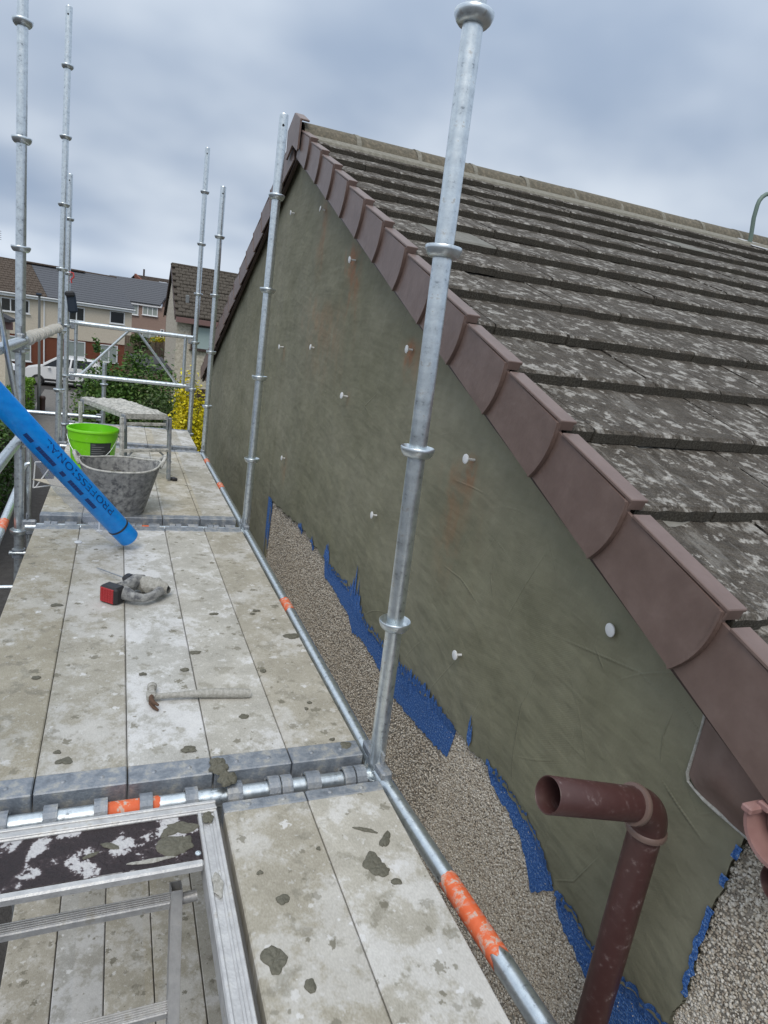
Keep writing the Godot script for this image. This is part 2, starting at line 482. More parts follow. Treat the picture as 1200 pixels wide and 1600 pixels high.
# ---------------------------------------------------------------- sky
func make_sky() -> Sky:
	var W := 1024
	var H := 512
	var img := Image.create(W, H, false, Image.FORMAT_RGBF)
	var n1 := noise(SKY_SEED, 0.55, 6, FastNoiseLite.TYPE_SIMPLEX_SMOOTH, 0.5)
	var n2 := noise(77, 0.16, 4, FastNoiseLite.TYPE_SIMPLEX_SMOOTH, 0.5)
	for j in H:
		var up := (0.5 - (j + 0.5) / H) * PI
		var sy := sin(up)
		var cy := cos(up)
		for i in W:
			var az := (i + 0.5) / W * TAU
			if sy <= 0.0:
				img.set_pixel(i, j, Color(0.16, 0.16, 0.155))
				continue
			var dx := sin(az) * cy
			var dz := -cos(az) * cy
			var k := 1.0 / (sy + 0.24)
			var a := n1.get_noise_3d(dx * k * 1.3, 3.0, dz * k * 1.5)
			var b := n2.get_noise_3d(dx * k, 9.0, dz * k)
			var q := clampf(0.5 + a * 0.85 + b * 0.6, 0.0, 1.0)
			q = q * q * (3.0 - 2.0 * q)
			# overcast: brighter overhead than at the horizon; thick cloud darker and bluer
			var lum := 0.94 * (1.0 + 0.85 * sy) / 1.85 + 0.24 * exp(-sy * 9.0)
			var thick := Color(0.50, 0.63, 0.84)
			var thin := Color(1.02, 1.13, 1.27)
			var cc := thick.lerp(thin, q)
			img.set_pixel(i, j, Color(cc.r * lum, cc.g * lum, cc.b * lum))
	var pm := PanoramaSkyMaterial.new()
	pm.panorama = ImageTexture.create_from_image(img)
	var sk := Sky.new()
	sk.sky_material = pm
	return sk


# ---------------------------------------------------------------- computed surfaces
# ten boards side by side, 0.225 m by 2.4 m each: pale dusty ply with plaster film, splashes and damp marks
func board_texture(sd: int) -> ImageTexture:
	var W := 2048
	var H := 1024
	var pick := func(f: FastNoiseLite) -> PackedByteArray:
		var im := f.get_image(1024, 1024)
		im.resize(W, H, Image.INTERPOLATE_CUBIC)
		return im.get_data()
	var film: PackedByteArray = pick.call(noise(sd, 0.009, 8, FastNoiseLite.TYPE_SIMPLEX_SMOOTH, 0.78))
	var damp: PackedByteArray = pick.call(noise(sd + 1, 0.020, 6, FastNoiseLite.TYPE_SIMPLEX_SMOOTH, 0.6))
	var splash: PackedByteArray = pick.call(noise(sd + 2, 0.07, 4, FastNoiseLite.TYPE_SIMPLEX_SMOOTH, 0.6))
	var wide: PackedByteArray = pick.call(noise(sd + 3, 0.0035, 4, FastNoiseLite.TYPE_SIMPLEX_SMOOTH, 0.5))
	var fine := noise(sd + 4, 0.22, 3, FastNoiseLite.TYPE_SIMPLEX_SMOOTH, 0.7).get_image(W, H).get_data()
	var out := PackedByteArray()
	out.resize(W * H * 3)
	var r := RandomNumberGenerator.new()
	r.seed = sd
	var tone := []
	var bias := []
	var cool := []
	for k in 11:
		tone.append(r.randf_range(0.95, 1.03))
		bias.append(r.randf_range(-0.14, 0.12))
		cool.append([0.08, 0.42, 0.95, 0.75, 0.35, 0.15, 0.3, 0.55, 0.2, 0.6, 0.4][k])
	var s_film := PackedFloat32Array(); s_film.resize(256)
	var s_damp := PackedFloat32Array(); s_damp.resize(256)
	var s_spl := PackedFloat32Array(); s_spl.resize(256)
	for k in 256:
		s_film[k] = smoothstep(0.42, 0.70, k / 255.0)
		s_damp[k] = smoothstep(0.66, 0.80, k / 255.0)
		s_spl[k] = smoothstep(0.73, 0.79, k / 255.0)
	for j in H:
		for i in W:
			var p := j * W + i
			var col := i * 10 / W
			var wd: float = wide[p] / 255.0 - 0.5 + bias[col]
			var f: float = s_film[clampi(int(film[p] + wd * 160.0), 0, 255)]
			var d: float = s_damp[clampi(int(damp[p] - wd * 30.0), 0, 255)]
			var sp: float = s_spl[splash[p]]
			var g: float = (fine[p] / 255.0 - 0.5) * 34.0 + (film[p] - 128) * 0.15
			var cl: float = cool[col]
			var a := lerpf(176.0, 182.0, cl) + g
			var b := lerpf(168.0, 181.0, cl) + g
			var c := lerpf(149.0, 176.0, cl) + g
			f *= 0.34 + 0.24 * cl
			a = lerpf(a, 216.0 + g * 0.5, f)
			b = lerpf(b, 217.0 + g * 0.5, f)
			c = lerpf(c, 220.0 + g * 0.5, f)
			a = lerpf(a, 140.0 + g, d * 0.5)
			b = lerpf(b, 136.0 + g, d * 0.5)
			c = lerpf(c, 123.0 + g, d * 0.5)
			a = lerpf(a, 214.0, sp * 0.5)
			b = lerpf(b, 213.0, sp * 0.5)
			c = lerpf(c, 211.0, sp * 0.5)
			var t: float = tone[col]
			out[p * 3] = clampi(int(a * t), 0, 255)
			out[p * 3 + 1] = clampi(int(b * t), 0, 255)
			out[p * 3 + 2] = clampi(int(c * t), 0, 255)
	# small splashes: dark damp drips and whitish cement spots, each with its own ragged rim
	var nn := noise(sd + 9, 0.09, 3)
	for k in 1500:
		var cx := r.randi_range(20, W - 21)
		var cy := r.randi_range(20, H - 21)
		var rad := 2.0 + 12.0 * pow(r.randf(), 3.0)
		var pale := r.randf() < 0.42
		var amt := r.randf_range(0.35, 0.85)
		var sx := r.randf_range(0.7, 1.3)
		for j in range(-9, 10):
			for i in range(-17, 18):
				var e := Vector2(i * sx, j * 2.0).length() / rad + nn.get_noise_2d(cx + i, (cy + j) * 2.0) * 0.9
				if e < 1.0:
					var p := ((cy + j) * W + cx + i) * 3
					var q := amt * smoothstep(1.0, 0.75, e)
					out[p] = int(lerpf(out[p], 222.0 if pale else 118.0, q))
					out[p + 1] = int(lerpf(out[p + 1], 222.0 if pale else 114.0, q))
					out[p + 2] = int(lerpf(out[p + 2], 222.0 if pale else 100.0, q))
	return ImageTexture.create_from_image(Image.create_from_data(W, H, false, Image.FORMAT_RGB8, out))


# wall render textures: u runs away from the near end, finer there; v runs down from y = 2.6 to y = -0.6
const RW := 2048
const RH := 1152
func wall_u(z: float) -> float:
	var t := 1.3 - z
	return t / (t + 2.5) / 0.785


func wall_z(u: float) -> float:
	var q := u * 0.785
	return 1.3 - 2.5 * q / (1.0 - q)


func wall_v(y: float) -> float:
	return (2.6 - y) / 3.2


func stroke(h: PackedFloat32Array, dz: PackedFloat32Array, dy: float, pl: Array, amp: float, wid: float) -> void:
	var total := 0.0
	for i in pl.size() - 1:
		total += Vector2(pl[i + 1][0] - pl[i][0], pl[i + 1][1] - pl[i][1]).length()
	var run := 0.0
	for i in pl.size() - 1:
		var A := Vector2(pl[i][0], pl[i][1])
		var Bv := Vector2(pl[i + 1][0], pl[i + 1][1])
		var dir := (Bv - A).normalized()
		var ln := (Bv - A).length()
		var i0 := clampi(int(wall_u(maxf(A.x, Bv.x) + wid) * RW), 1, RW - 2)
		var i1 := clampi(int(wall_u(minf(A.x, Bv.x) - wid) * RW) + 1, 1, RW - 2)
		var j0 := clampi(int(wall_v(maxf(A.y, Bv.y) + wid) * RH), 1, RH - 2)
		var j1 := clampi(int(wall_v(minf(A.y, Bv.y) - wid) * RH) + 1, 1, RH - 2)
		for j in range(j0, j1 + 1):
			for k in range(i0, i1 + 1):
				var p := Vector2(wall_z((k + 0.5) / RW), 2.6 - (j + 0.5) * dy) - A
				var s := p.dot(dir)
				if s < 0.0 or s > ln:
					continue
				var d := p.x * -dir.y + p.y * dir.x
				if absf(d) > wid:
					continue
				var e := d / wid
				var prof := (1.0 + e) * (1.0 + e) * 0.5 if e < 0.0 else (1.0 - e * 2.2)
				h[j * RW + k] += amp * maxf(prof, -0.25 * (1.0 - e)) * sin(PI * clampf((run + s) / total, 0.0, 1.0))
		run += ln


func render_textures() -> Array:
	var h := PackedFloat32Array()
	h.resize(RW * RH)
	var zs := PackedFloat32Array(); zs.resize(RW)
	var dz := PackedFloat32Array(); dz.resize(RW)
	for i in RW:
		zs[i] = wall_z((i + 0.5) / RW)
		var q := (i + 0.5) / RW * 0.785
		dz[i] = 0.785 * 2.5 / ((1.0 - q) * (1.0 - q)) / RW
	var dy := 3.2 / RH
	var big := noise(101, 3.2, 4)
	var mid := noise(102, 16.0, 4)
	var fin := noise(103, 120.0, 2)
	var msk := noise(104, 1.7, 3)
	var swp := noise(105, 22.0, 4)
	for j in RH:
		var y := 2.6 - (j + 0.5) * dy
		for i in RW:
			var z := zs[i]
			var hh := big.get_noise_2d(z * 0.6, y) * 0.006 + mid.get_noise_2d(z * 0.45, y) * 0.0012 + fin.get_noise_2d(z, y) * 0.00022
			# broad trowel sweeps, each an arc about the plasterer's elbow
			var cz := floorf((z + 20.0) / 0.85) * 0.85 - 20.0
			var fz := (z - cz) / 0.85
			for w in 2:
				var pz := cz + (0.85 if w else 0.0) + 0.25 * sin(cz * 7.0 + w)
				var rr := Vector2(z - pz, y + 0.55 + 0.4 * sin(pz * 5.0))
				hh += swp.get_noise_2d(rr.length() * 1.0 + pz * 3.0, rr.angle() * 0.10) * 0.0011 * (fz if w else 1.0 - fz)
			if z > -0.9:
				var k := smoothstep(0.0, 0.35, msk.get_noise_2d(z, y * 0.6)) * smoothstep(-0.9, -0.3, z)
				if k > 0.0:
					hh += 0.00028 * k * (sin((z * 0.8 + y * 0.6) * 1150.0) + sin((y * 0.8 - z * 0.6) * 1150.0))
			h[j * RW + i] = hh
	# trowel edges: thin raised lines left where a stroke ended
	var r := RandomNumberGenerator.new()
	r.seed = 5
	var lines := [[[0.209, 0.401], [0.173, 0.267], [0.188, 0.104], [0.216, -0.007]], [[0.229, 0.519], [0.405, 0.554], [0.551, 0.583], [0.663, 0.558]], [[0.662, 0.561], [0.653, 0.486], [0.663, 0.42]], [[0.142, 0.73], [0.076, 0.598], [0.016, 0.468]], [[-0.462, 0.787], [-0.322, 0.795], [-0.215, 0.796]], [[-1.272, 1.003], [-1.43, 0.913], [-1.306, 0.87]], [[-0.222, -0.097], [-0.202, 0.059], [-0.184, 0.145]], [[-0.429, 0.477], [-0.278, 0.475], [-0.13, 0.434]], [[0.671, 0.394], [0.725, 0.371], [0.81, 0.342]], [[0.446, -0.1], [0.52, -0.03], [0.572, 0.091]], [[0.4, 0.569], [0.45, 0.526]], [[-0.066, 0.484], [-0.11, 0.553], [-0.102, 0.643]]]
	for k in 230:
		var z := r.randf_range(-1.6, 1.0) if k < 130 else r.randf_range(-6.0, -0.6)
		var y := r.randf_range(-0.1, 2.0)
		var a := r.randf_range(0.6, 2.6) if r.randf() < 0.75 else r.randf_range(0, TAU)
		var bend := r.randf_range(-2.2, 2.2)
		var ln := r.randf_range(0.05, 0.36)
		var pl := [[z, y]]
		for q in 8:
			z += cos(a) * ln / 8.0
			y += sin(a) * ln / 8.0
			a += bend * ln / 8.0
			pl.append([z, y])
		stroke(h, dz, dy, pl, r.randf_range(0.0012, 0.0035) * (1.0 if r.randf() < 0.35 else 0.4), r.randf_range(0.003, 0.006))
	for pl in lines:
		stroke(h, dz, dy, pl, 0.0048, 0.005)
	var nm := PackedByteArray()
	nm.resize(RW * RH * 3)
	for j in RH:
		var ju := maxi(j - 1, 0) * RW
		var jd := mini(j + 1, RH - 1) * RW
		for i in RW:
			var il := maxi(i - 1, 0)
			var ir := mini(i + 1, RW - 1)
			var gx := (h[j * RW + ir] - h[j * RW + il]) / (2.0 * dz[i])
			var gy := (h[ju + i] - h[jd + i]) / (2.0 * dy)
			var inv := 127.5 / sqrt(gx * gx + gy * gy + 1.0)
			var p := (j * RW + i) * 3
			nm[p] = int(127.5 - gx * inv)
			nm[p + 1] = int(127.5 - gy * inv)
			nm[p + 2] = int(127.5 + inv)
	# colour: damp olive cement, drier patches, rust runs below some fixings
	var AW := 1024
	var AH := 576
	var al := PackedByteArray()
	al.resize(AW * AH * 3)
	var c1 := noise(111, 1.1, 5, FastNoiseLite.TYPE_SIMPLEX_SMOOTH, 0.55)
	var c2 := noise(112, 9.0, 5, FastNoiseLite.TYPE_SIMPLEX_SMOOTH, 0.65)
	var c3 := noise(113, 2.6, 4)
	var runs := [[-1.86, 1.63, 0.11, 0.30, 0.85], [-2.25, 1.34, 0.42, 0.45, 0.28], [-0.97, 1.22, 0.08, 0.16, 0.9], [-0.33, 0.88, 0.04, 0.12, 0.9], [-0.38, 0.78, 0.13, 0.42, 0.40], [-2.52, 1.93, 0.09, 0.45, 0.5], [-3.26, 1.08, 0.06, 0.10, 0.5], [-2.89, 0.34, 0.07, 0.22, 0.32], [-1.69, 0.94, 0.04, 0.08, 0.25]]
	for j in AH:
		var y := 2.6 - (j + 0.5) * 3.2 / AH
		for i in AW:
			var z := wall_z((i + 0.5) / AW)
			var a := c1.get_noise_2d(z * 0.8, y)
			var b := c2.get_noise_2d(z * 0.7, y * 0.5)
			var cr := 125.0 + a * 14.0 + b * 11.0
			var cg := 122.5 + a * 13.0 + b * 11.0
			var cb := 102.0 + a * 15.0 + b * 10.0
			for q in runs:
				var ez: float = (z - q[0]) / q[2]
				if absf(ez) > 2.2:
					continue
				var ey: float = (q[1] - y) / q[3]
				if ey < -0.35 or ey > 1.3:
					continue
				var wob := c3.get_noise_2d(z * 3.0, y * 0.7) * 0.9 + b * 0.7
				var k: float = exp(-pow(ez + wob, 2.0) * 1.6) * smoothstep(-0.3, 0.05, ey + wob * 0.12) * (1.0 - smoothstep(0.25, 1.15, ey + wob * 0.3)) * q[4] * clampf(0.75 + b * 1.6, 0.0, 1.0)
				cr = lerpf(cr, 146.0, k)
				cg = lerpf(cg, 98.0, k)
				cb = lerpf(cb, 66.0, k)
			var p := (j * AW + i) * 3
			al[p] = clampi(int(cr), 0, 255)
			al[p + 1] = clampi(int(cg), 0, 255)
			al[p + 2] = clampi(int(cb), 0, 255)
	return [ImageTexture.create_from_image(Image.create_from_data(AW, AH, false, Image.FORMAT_RGB8, al)), ImageTexture.create_from_image(Image.create_from_data(RW, RH, false, Image.FORMAT_RGB8, nm))]


# ---------------------------------------------------------------- scaffold
const TUBE := 0.0242

# an upright: foot at (x, z) for y = 1 with a slight lean; collars every half metre
func standard(label: String, x: float, z: float, lx: float, lz: float, r0: float, top: float, hole := true) -> void:
	var at := func(y: float) -> Vector3: return Vector3(x + lx * (y - 1.0), y, z + lz * (y - 1.0))
	var o := thing("scaffold_standard", label, "scaffold pole", at.call(GROUND), "galvanised uprights of the scaffold")
	var f := Basis(Vector3(1, 0, 0), Vector3(lx, 1, lz).normalized(), Vector3(0, 0, 1))
	var mb := MB.new()
	mb.cyl(at.call(GROUND), at.call(top - 0.004), TUBE, TUBE, 24, true, false)
	mb.lathe([Vector2(TUBE, -0.004), Vector2(TUBE - 0.0015, 0.0), Vector2(TUBE - 0.004, 0.0), Vector2(TUBE - 0.004, -0.12)], at.call(top), f, 24)
	part(o, "tube", mb, mats.galvanised)
	var k := -8
	while r0 + 0.5 * k < top - 0.05:
		var y := r0 + 0.5 * k
		if y > GROUND + 0.2:
			mb = MB.new()
			mb.lathe([Vector2(TUBE, -0.013), Vector2(0.034, -0.013), Vector2(0.0405, -0.006), Vector2(0.0455, 0.005), Vector2(0.0460, 0.0125), Vector2(0.0445, 0.0145), Vector2(0.0425, 0.0130), Vector2(0.0395, 0.002), Vector2(0.033, -0.004), Vector2(TUBE, -0.004)], at.call(y), f, 28)
			part(o, "collar", mb, mats.galvanised)
		k += 1
	if hole:
		mb = MB.new()
		var c: Vector3 = at.call(top - 0.06)
		mb.cyl(c + Vector3(-0.004, 0, TUBE - 0.002), c + Vector3(-0.004, 0, TUBE + 0.0012), 0.0065, 0.0065, 10)
		part(o, "pin_hole", mb, mats.dark_hole)
	mb = MB.new()
	mb.box(at.call(GROUND + 0.006), Vector3(0.15, 0.012, 0.15), 0.001)
	part(o, "base_plate", mb, mats.dirty_steel)


# a horizontal or sloping tube; wedge heads where it meets an upright
func tube_between(called: String, label: String, a: Vector3, b: Vector3, group := "", head_a := false, head_b := false, r := TUBE) -> Node3D:
	var o := thing(called, label, "scaffold tube", a, group)
	var mb := MB.new()
	mb.cyl(a, b, r, r, 24)
	part(o, "tube", mb, mats.galvanised)
	var d := (b - a).normalized()
	for w in [[head_a, a, d], [head_b, b, -d]]:
		if w[0]:
			mb = MB.new()
			var f := mb.frame(w[2])
			mb.box(w[1] + w[2] * 0.02, Vector3(0.034, 0.07, 0.085), 0.006, Basis(f.x, w[2], f.z))
			part(o, "wedge_head", mb, mats.dirty_steel)
			mb = MB.new()
			mb.box(w[1] + w[2] * 0.008 + Vector3(0, 0.005, 0), Vector3(0.008, 0.15, 0.022), 0.002)
			part(o, "wedge", mb, mats.dirty_steel)
	return o


# worn orange paint round a tube
func paint_band(o: Node3D, a: Vector3, b: Vector3, r: float, sd: int) -> void:
	var mb := MB.new()
	var f := mb.frame(b - a)
	var nn := noise(sd, 1.3, 3)
	var K := 28
	var lo := []
	var hi := []
	for i in K + 1:
		var p := TAU * (i % K) / K
		var e := 0.10 * (b - a).length()
		lo.append(nn.get_noise_2d(cos(p) * 0.7, sin(p) * 0.7) * e)
		hi.append((b - a).length() + nn.get_noise_2d(cos(p) * 0.7 + 9.0, sin(p) * 0.7) * e)
	for i in K:
		var p := TAU * i / K
		var q := TAU * (i + 1) / K
		var dp := f.x * cos(p) + f.z * sin(p)
		var dq := f.x * cos(q) + f.z * sin(q)
		mb.tri(a + dp * r + f.y * lo[i], a + dq * r + f.y * lo[i + 1], a + dq * r + f.y * hi[i + 1], dp, dq, dq)
		mb.tri(a + dp * r + f.y * lo[i], a + dq * r + f.y * hi[i + 1], a + dp * r + f.y * hi[i], dp, dq, dp)
	part(o, "orange_band", mb, mats.orange_paint)


# steel hook that drops over the tube at zc from the board end at ze
func hook(o: Node3D, x: float, ze: float, zc: float, y: float, w := 0.032) -> void:
	var s := signf(ze - zc)
	var pts := [Vector2(absf(ze - zc) + 0.012, -0.046), Vector2(0.034, -0.048)]
	for k in 9:
		var a := deg_to_rad(-2.0 + 23.0 * k)
		pts.append(Vector2(cos(a) * 0.0300, -0.045 + sin(a) * 0.0300))
	var thick := 0.0065
	var mb := MB.new()
	for i in pts.size() - 1:
		var p: Vector2 = pts[i]
		var q: Vector2 = pts[i + 1]
		var np := Vector2(p.x, p.y + 0.045).normalized() if i > 1 else Vector2(0, 1)
		var nq := Vector2(q.x, q.y + 0.045).normalized() if i > 0 else Vector2(0, 1)
		var A := []
		for e in [p, p + np * thick, q + nq * thick, q]:
			A.append(Vector3(x, y + e.y, zc + s * e.x))
		var wx := Vector3(w * 0.5, 0, 0)
		mb.quad(A[1] - wx, A[1] + wx, A[2] + wx, A[2] - wx, Vector3(0, np.y, s * np.x))
		mb.quad(A[0] - wx, A[0] + wx, A[3] + wx, A[3] - wx, -Vector3(0, np.y, s * np.x))
		mb.quad(A[0] + wx, A[1] + wx, A[2] + wx, A[3] + wx, Vector3.RIGHT)
		mb.quad(A[0] - wx, A[1] - wx, A[2] - wx, A[3] - wx, Vector3.LEFT)
	part(o, "hook", mb, mats.dirty_steel)


# a deck board from z0 (near) to z1 (far): panel, steel end caps and hooks
func deck_board(label: String, group: String, x0: float, x1: float, z0: float, z1: float, y: float, col: float, m: Material, s0: float, s1: float, c0: float, c1: float, hx: Array) -> Node3D:
	var o := thing("scaffold_board", label, "scaffold board", Vector3((x0 + x1) * 0.5, y, (z0 + z1) * 0.5), group)
	var g := 0.0013
	var a := x0 + g
	var b := x1 - g
	var p0 := z0 - s0
	var p1 := z1 + s1
	var mb := MB.new()
	var ch := 0.0035
	var uv := func(x: float, z: float) -> Vector2: return Vector2((col + 0.03 + 0.94 * (x - x0) / (x1 - x0)) / 10.0, (z0 - z) / 2.4)
	var N := 10
	for i in N:
		var za := lerpf(p0, p1, float(i) / N)
		var zb := lerpf(p0, p1, float(i + 1) / N)
		mb.quad(Vector3(a + ch, y, za), Vector3(b - ch, y, za), Vector3(b - ch, y, zb), Vector3(a + ch, y, zb), Vector3.UP, uv.call(a + ch, za), uv.call(b - ch, za), uv.call(b - ch, zb), uv.call(a + ch, zb))
		for sd in [[a, ch], [b, -ch]]:
			var out := Vector3(-signf(sd[1]), 0, 0)
			mb.quad(Vector3(sd[0] + sd[1], y, za), Vector3(sd[0], y - ch, za), Vector3(sd[0], y - ch, zb), Vector3(sd[0] + sd[1], y, zb), out + Vector3.UP, uv.call(sd[0], za), uv.call(sd[0], za), uv.call(sd[0], zb), uv.call(sd[0], zb))
			mb.quad(Vector3(sd[0], y - ch, za), Vector3(sd[0], y - 0.045, za), Vector3(sd[0], y - 0.045, zb), Vector3(sd[0], y - ch, zb), out, uv.call(sd[0], za), uv.call(sd[0], za), uv.call(sd[0], zb), uv.call(sd[0], zb))
	mb.quad(Vector3(a, y - 0.045, p0), Vector3(b, y - 0.045, p0), Vector3(b, y - 0.045, p1), Vector3(a, y - 0.045, p1), Vector3.DOWN, Vector2(0.01, 0), Vector2(0.09, 0), Vector2(0.09, 0.9), Vector2(0.01, 0.9))
	mb.quad(Vector3(a, y - 0.045, p0), Vector3(b, y - 0.045, p0), Vector3(b, y, p0), Vector3(a, y, p0), Vector3.BACK)
	mb.quad(Vector3(a, y - 0.045, p1), Vector3(b, y - 0.045, p1), Vector3(b, y, p1), Vector3(a, y, p1), Vector3.FORWARD)
	part(o, "panel", mb, m)
	for e in [[z0, s0, 1.0, c0], [z1, s1, -1.0, c1]]:
		mb = MB.new()
		var zc: float = e[0] - e[2] * e[1] * 0.5
		mb.box(Vector3((a + b) * 0.5, y - 0.027, zc), Vector3(b - a - 0.001, 0.058, e[1] - 0.001), 0.003)
		var cap := part(o, "end_cap", mb, mats.dirty_steel)
		for k in 2:
			mb = MB.new()
			var rx := lerpf(a, b, 0.3 + 0.42 * k)
			mb.lathe([Vector2(0.007, 0.0), Vector2(0.005, 0.0022), Vector2(0.0, 0.003)], Vector3(rx, y + 0.0022, zc), Basis.IDENTITY, 10)
			part(cap, "rivet", mb, mats.dirty_steel)
		if not is_nan(e[3]):
			for h in hx:
				hook(o, lerpf(a, b, h if e[2] > 0.0 else 1.0 - h * 0.86), e[0] - e[2] * 0.004, e[3], y)
	return o


# a lump of spilt render: low dome with an uneven outline
func splat(o: Node3D, x: float, z: float, rx: float, rz: float, sd: int, y := 0.0008, hgt := 0.006, m: Material = null, turn := 0.0) -> void:
	var nn := noise(sd, 1.0, 3)
	var mb := MB.new()
	var K := 26
	var rings := [1.0, 0.93, 0.75, 0.45, 0.0]
	var pt := func(i: int, k: int) -> Vector3:
		var p := TAU * (i % K) / K
		var rr: float = rings[k] * (1.0 + 0.55 * nn.get_noise_2d(cos(p) * 0.6, sin(p) * 0.6))
		var q := Vector2(cos(p) * rx * rr, sin(p) * rz * rr).rotated(turn)
		var hh: float = [0.0, 0.45, 0.75, 0.95, 1.0][k] * hgt * (1.0 + 0.8 * nn.get_noise_2d(q.x * 60.0 + 7.0, q.y * 60.0))
		return Vector3(x + q.x, y + hh, z + q.y)
	for k in rings.size() - 1:
		for i in K:
			mb.flat(pt.call(i, k), pt.call(i + 1, k), pt.call(i + 1, k + 1), Vector3.UP)
			if k < rings.size() - 2:
				mb.flat(pt.call(i, k), pt.call(i + 1, k + 1), pt.call(i, k + 1), Vector3.UP)
	part(o, "mortar_splat", mb, m if m else mats.mortar)


func make_scaffold() -> void:
	standard("nearest tall galvanised upright standing right in front of the rendered wall", 0.0075, 0.0, -0.0191, -0.0094, -0.0461, 3.1, false)
	standard("wall side galvanised upright that ends just below the gable peak", 0.0482, -2.371, 0.0062, 0.002, -0.081, 2.336)
	standard("galvanised upright closest to the far corner of the rendered wall", 0.0562, -4.7355, 0.0064, 0.0006, -0.0789, 2.336)
	standard("galvanised upright holding the right end of the far guardrail frame", 0.027, -5.8873, 0.0024, 0.0017, -0.053, 2.863)
	standard("thick galvanised upright at far left, in front of the terrace, behind the blue roll", -1.2068, -2.3971, 0.0102, -0.0052, -0.0749, 3.1, false)
	standard("taller of the two overlapping uprights beside the guardrail frame, reaching highest", -1.1912, -4.7635, 0.0144, -0.0057, -0.0581, 3.352)
	standard("shorter of the two overlapping uprights, with the dark pouch hanging on it", -1.2177, -5.8998, 0.0084, -0.0007, -0.0467, 2.358)
	standard("short slim upright with one collar beyond the end of the deck", -0.885, -7.2, 0.0, 0.0, -0.24, 0.52, false)
	standard("galvanised upright just left of the view, carrying the near ends of the street side rails", -1.245, 0.0, 0.0, 0.0, -0.06, 2.6, false)
	# transoms that carry the boards
	var zt := [0.012, -2.386, -4.747, -5.92]
	var tl := ["transom tube under the nearest row of board hooks, with an orange band", "transom tube under the hooks by the grey tub, with an orange band", "transom tube under the board joint behind the work bench", "transom tube under the far end of the deck"]
	for i in 4:
		var o := tube_between("transom_tube", tl[i], Vector3(-1.185, -0.045, zt[i]), Vector3(0.012, -0.045, zt[i]), "transoms carrying the deck boards", true, false)
		if i == 0:
			paint_band(o, Vector3(-0.735, -0.045, zt[0]), Vector3(-0.60, -0.045, zt[0]), TUBE + 0.0007, 4)
		if i == 1:
			paint_band(o, Vector3(-0.60, -0.045, zt[1]), Vector3(-0.49, -0.045, zt[1]), TUBE + 0.0007, 5)
	# ledgers along the wall side of the deck
	var led := tube_between("ledger_tube", "nearest ledger tube along the deck edge by the pebbledash, with a large orange band", Vector3(0.185, -0.028, 2.4), Vector3(0.030, -0.028, 0.03), "ledgers along the wall side of the deck", false, true)
	paint_band(led, Vector3(0.0712, -0.028, 0.66), Vector3(0.0562, -0.028, 0.43), TUBE + 0.0007, 6)
	led = tube_between("ledger_tube", "ledger tube along the deck edge between the first two wall side uprights", Vector3(0.030, -0.026, -0.03), Vector3(0.036, -0.026, -2.345), "ledgers along the wall side of the deck", true, true)
	paint_band(led, Vector3(0.033, -0.026, -1.12), Vector3(0.033, -0.026, -1.24), TUBE + 0.0007, 7)
	led = tube_between("ledger_tube", "ledger tube along the deck edge leading to the far wall corner", Vector3(0.034, -0.026, -2.40), Vector3(0.034, -0.026, -4.71), "ledgers along the wall side of the deck", true, true)
	paint_band(led, Vector3(0.034, -0.026, -3.35), Vector3(0.034, -0.026, -3.5), TUBE + 0.0007, 8)
	paint_band(led, Vector3(0.034, -0.026, -4.25), Vector3(0.034, -0.026, -4.38), TUBE + 0.0007, 9)
	# guardrails on the street side
	tube_between("guardrail_tube", "bare upper guardrail tube entering at the left edge of the view", Vector3(-1.2, 0.985, 2.3), Vector3(-1.2, 0.972, -2.37), "street side guardrails", false, true)
	var tr := tube_between("guardrail_tube", "upper guardrail tube wrapped in white tape", Vector3(-1.205, 0.975, -2.43), Vector3(-1.195, 0.975, -4.73), "street side guardrails", true, true)
	var mb := MB.new()
	var z := -2.56
	var k := 0
	while z > -4.6:
		var r1 := 0.034 + 0.004 * sin(k * 2.1)
		mb.cyl(Vector3(-1.2 + 0.003 * sin(k * 1.3), 0.975 + 0.003 * cos(k * 1.7), z), Vector3(-1.2, 0.975, z - 0.085), r1, r1 - 0.006, 16)
		z -= 0.08
		k += 1
	part(tr, "tape_wrap", mb, mats.cloth_tape)
	tube_between("guardrail_tube", "middle guardrail tube at the left edge, passing under the blue roll", Vector3(-1.2, 0.51, 2.3), Vector3(-1.2, 0.475, -2.36), "street side guardrails", false, true)
	tube_between("brace_bar", "thin dark brace bar crossing in front of the top of the blue roll", Vector3(-1.17, 1.45, -1.14), Vector3(-1.165, 0.47, -2.19), "", false, false, 0.0115)
	var br := tube_between("brace_tube", "sloping tube with an orange band low behind the left upright", Vector3(-1.3, -0.13, -1.5), Vector3(-1.3, 0.02, -3.15), "")
	paint_band(br, Vector3(-1.3, -0.055, -2.33), Vector3(-1.3, -0.042, -2.47), TUBE + 0.0007, 10)
	tube_between("lower_tube", "bright horizontal tube low down at the left edge beside the deck", Vector3(-3.0, -1.95, -6.1), Vector3(-1.2, -1.95, -6.1), "")
	tube_between("far_ledger_tube", "bright horizontal tube seen through the gap between uprights above the green bucket", Vector3(-1.9, -0.147, -7.2), Vector3(-0.91, -0.147, -7.2), "", false, true)
	# ring coupler and clamp on the left upright, slim drop tube with a curved arm behind it
	var o := thing("pipe_coupler", "steel pipe coupler with a bolt clamped low on the far left upright", "coupler", Vector3(-1.215, -0.2, -2.39))
	mb = MB.new()
	mb.lathe([Vector2(0.0243, -0.024), Vector2(0.034, -0.024), Vector2(0.034, 0.024), Vector2(0.0243, 0.024)], Vector3(-1.219, -0.2, -2.39), Basis.IDENTITY, 20)
	part(o, "clamp", mb, mats.dirty_steel)
	mb = MB.new()
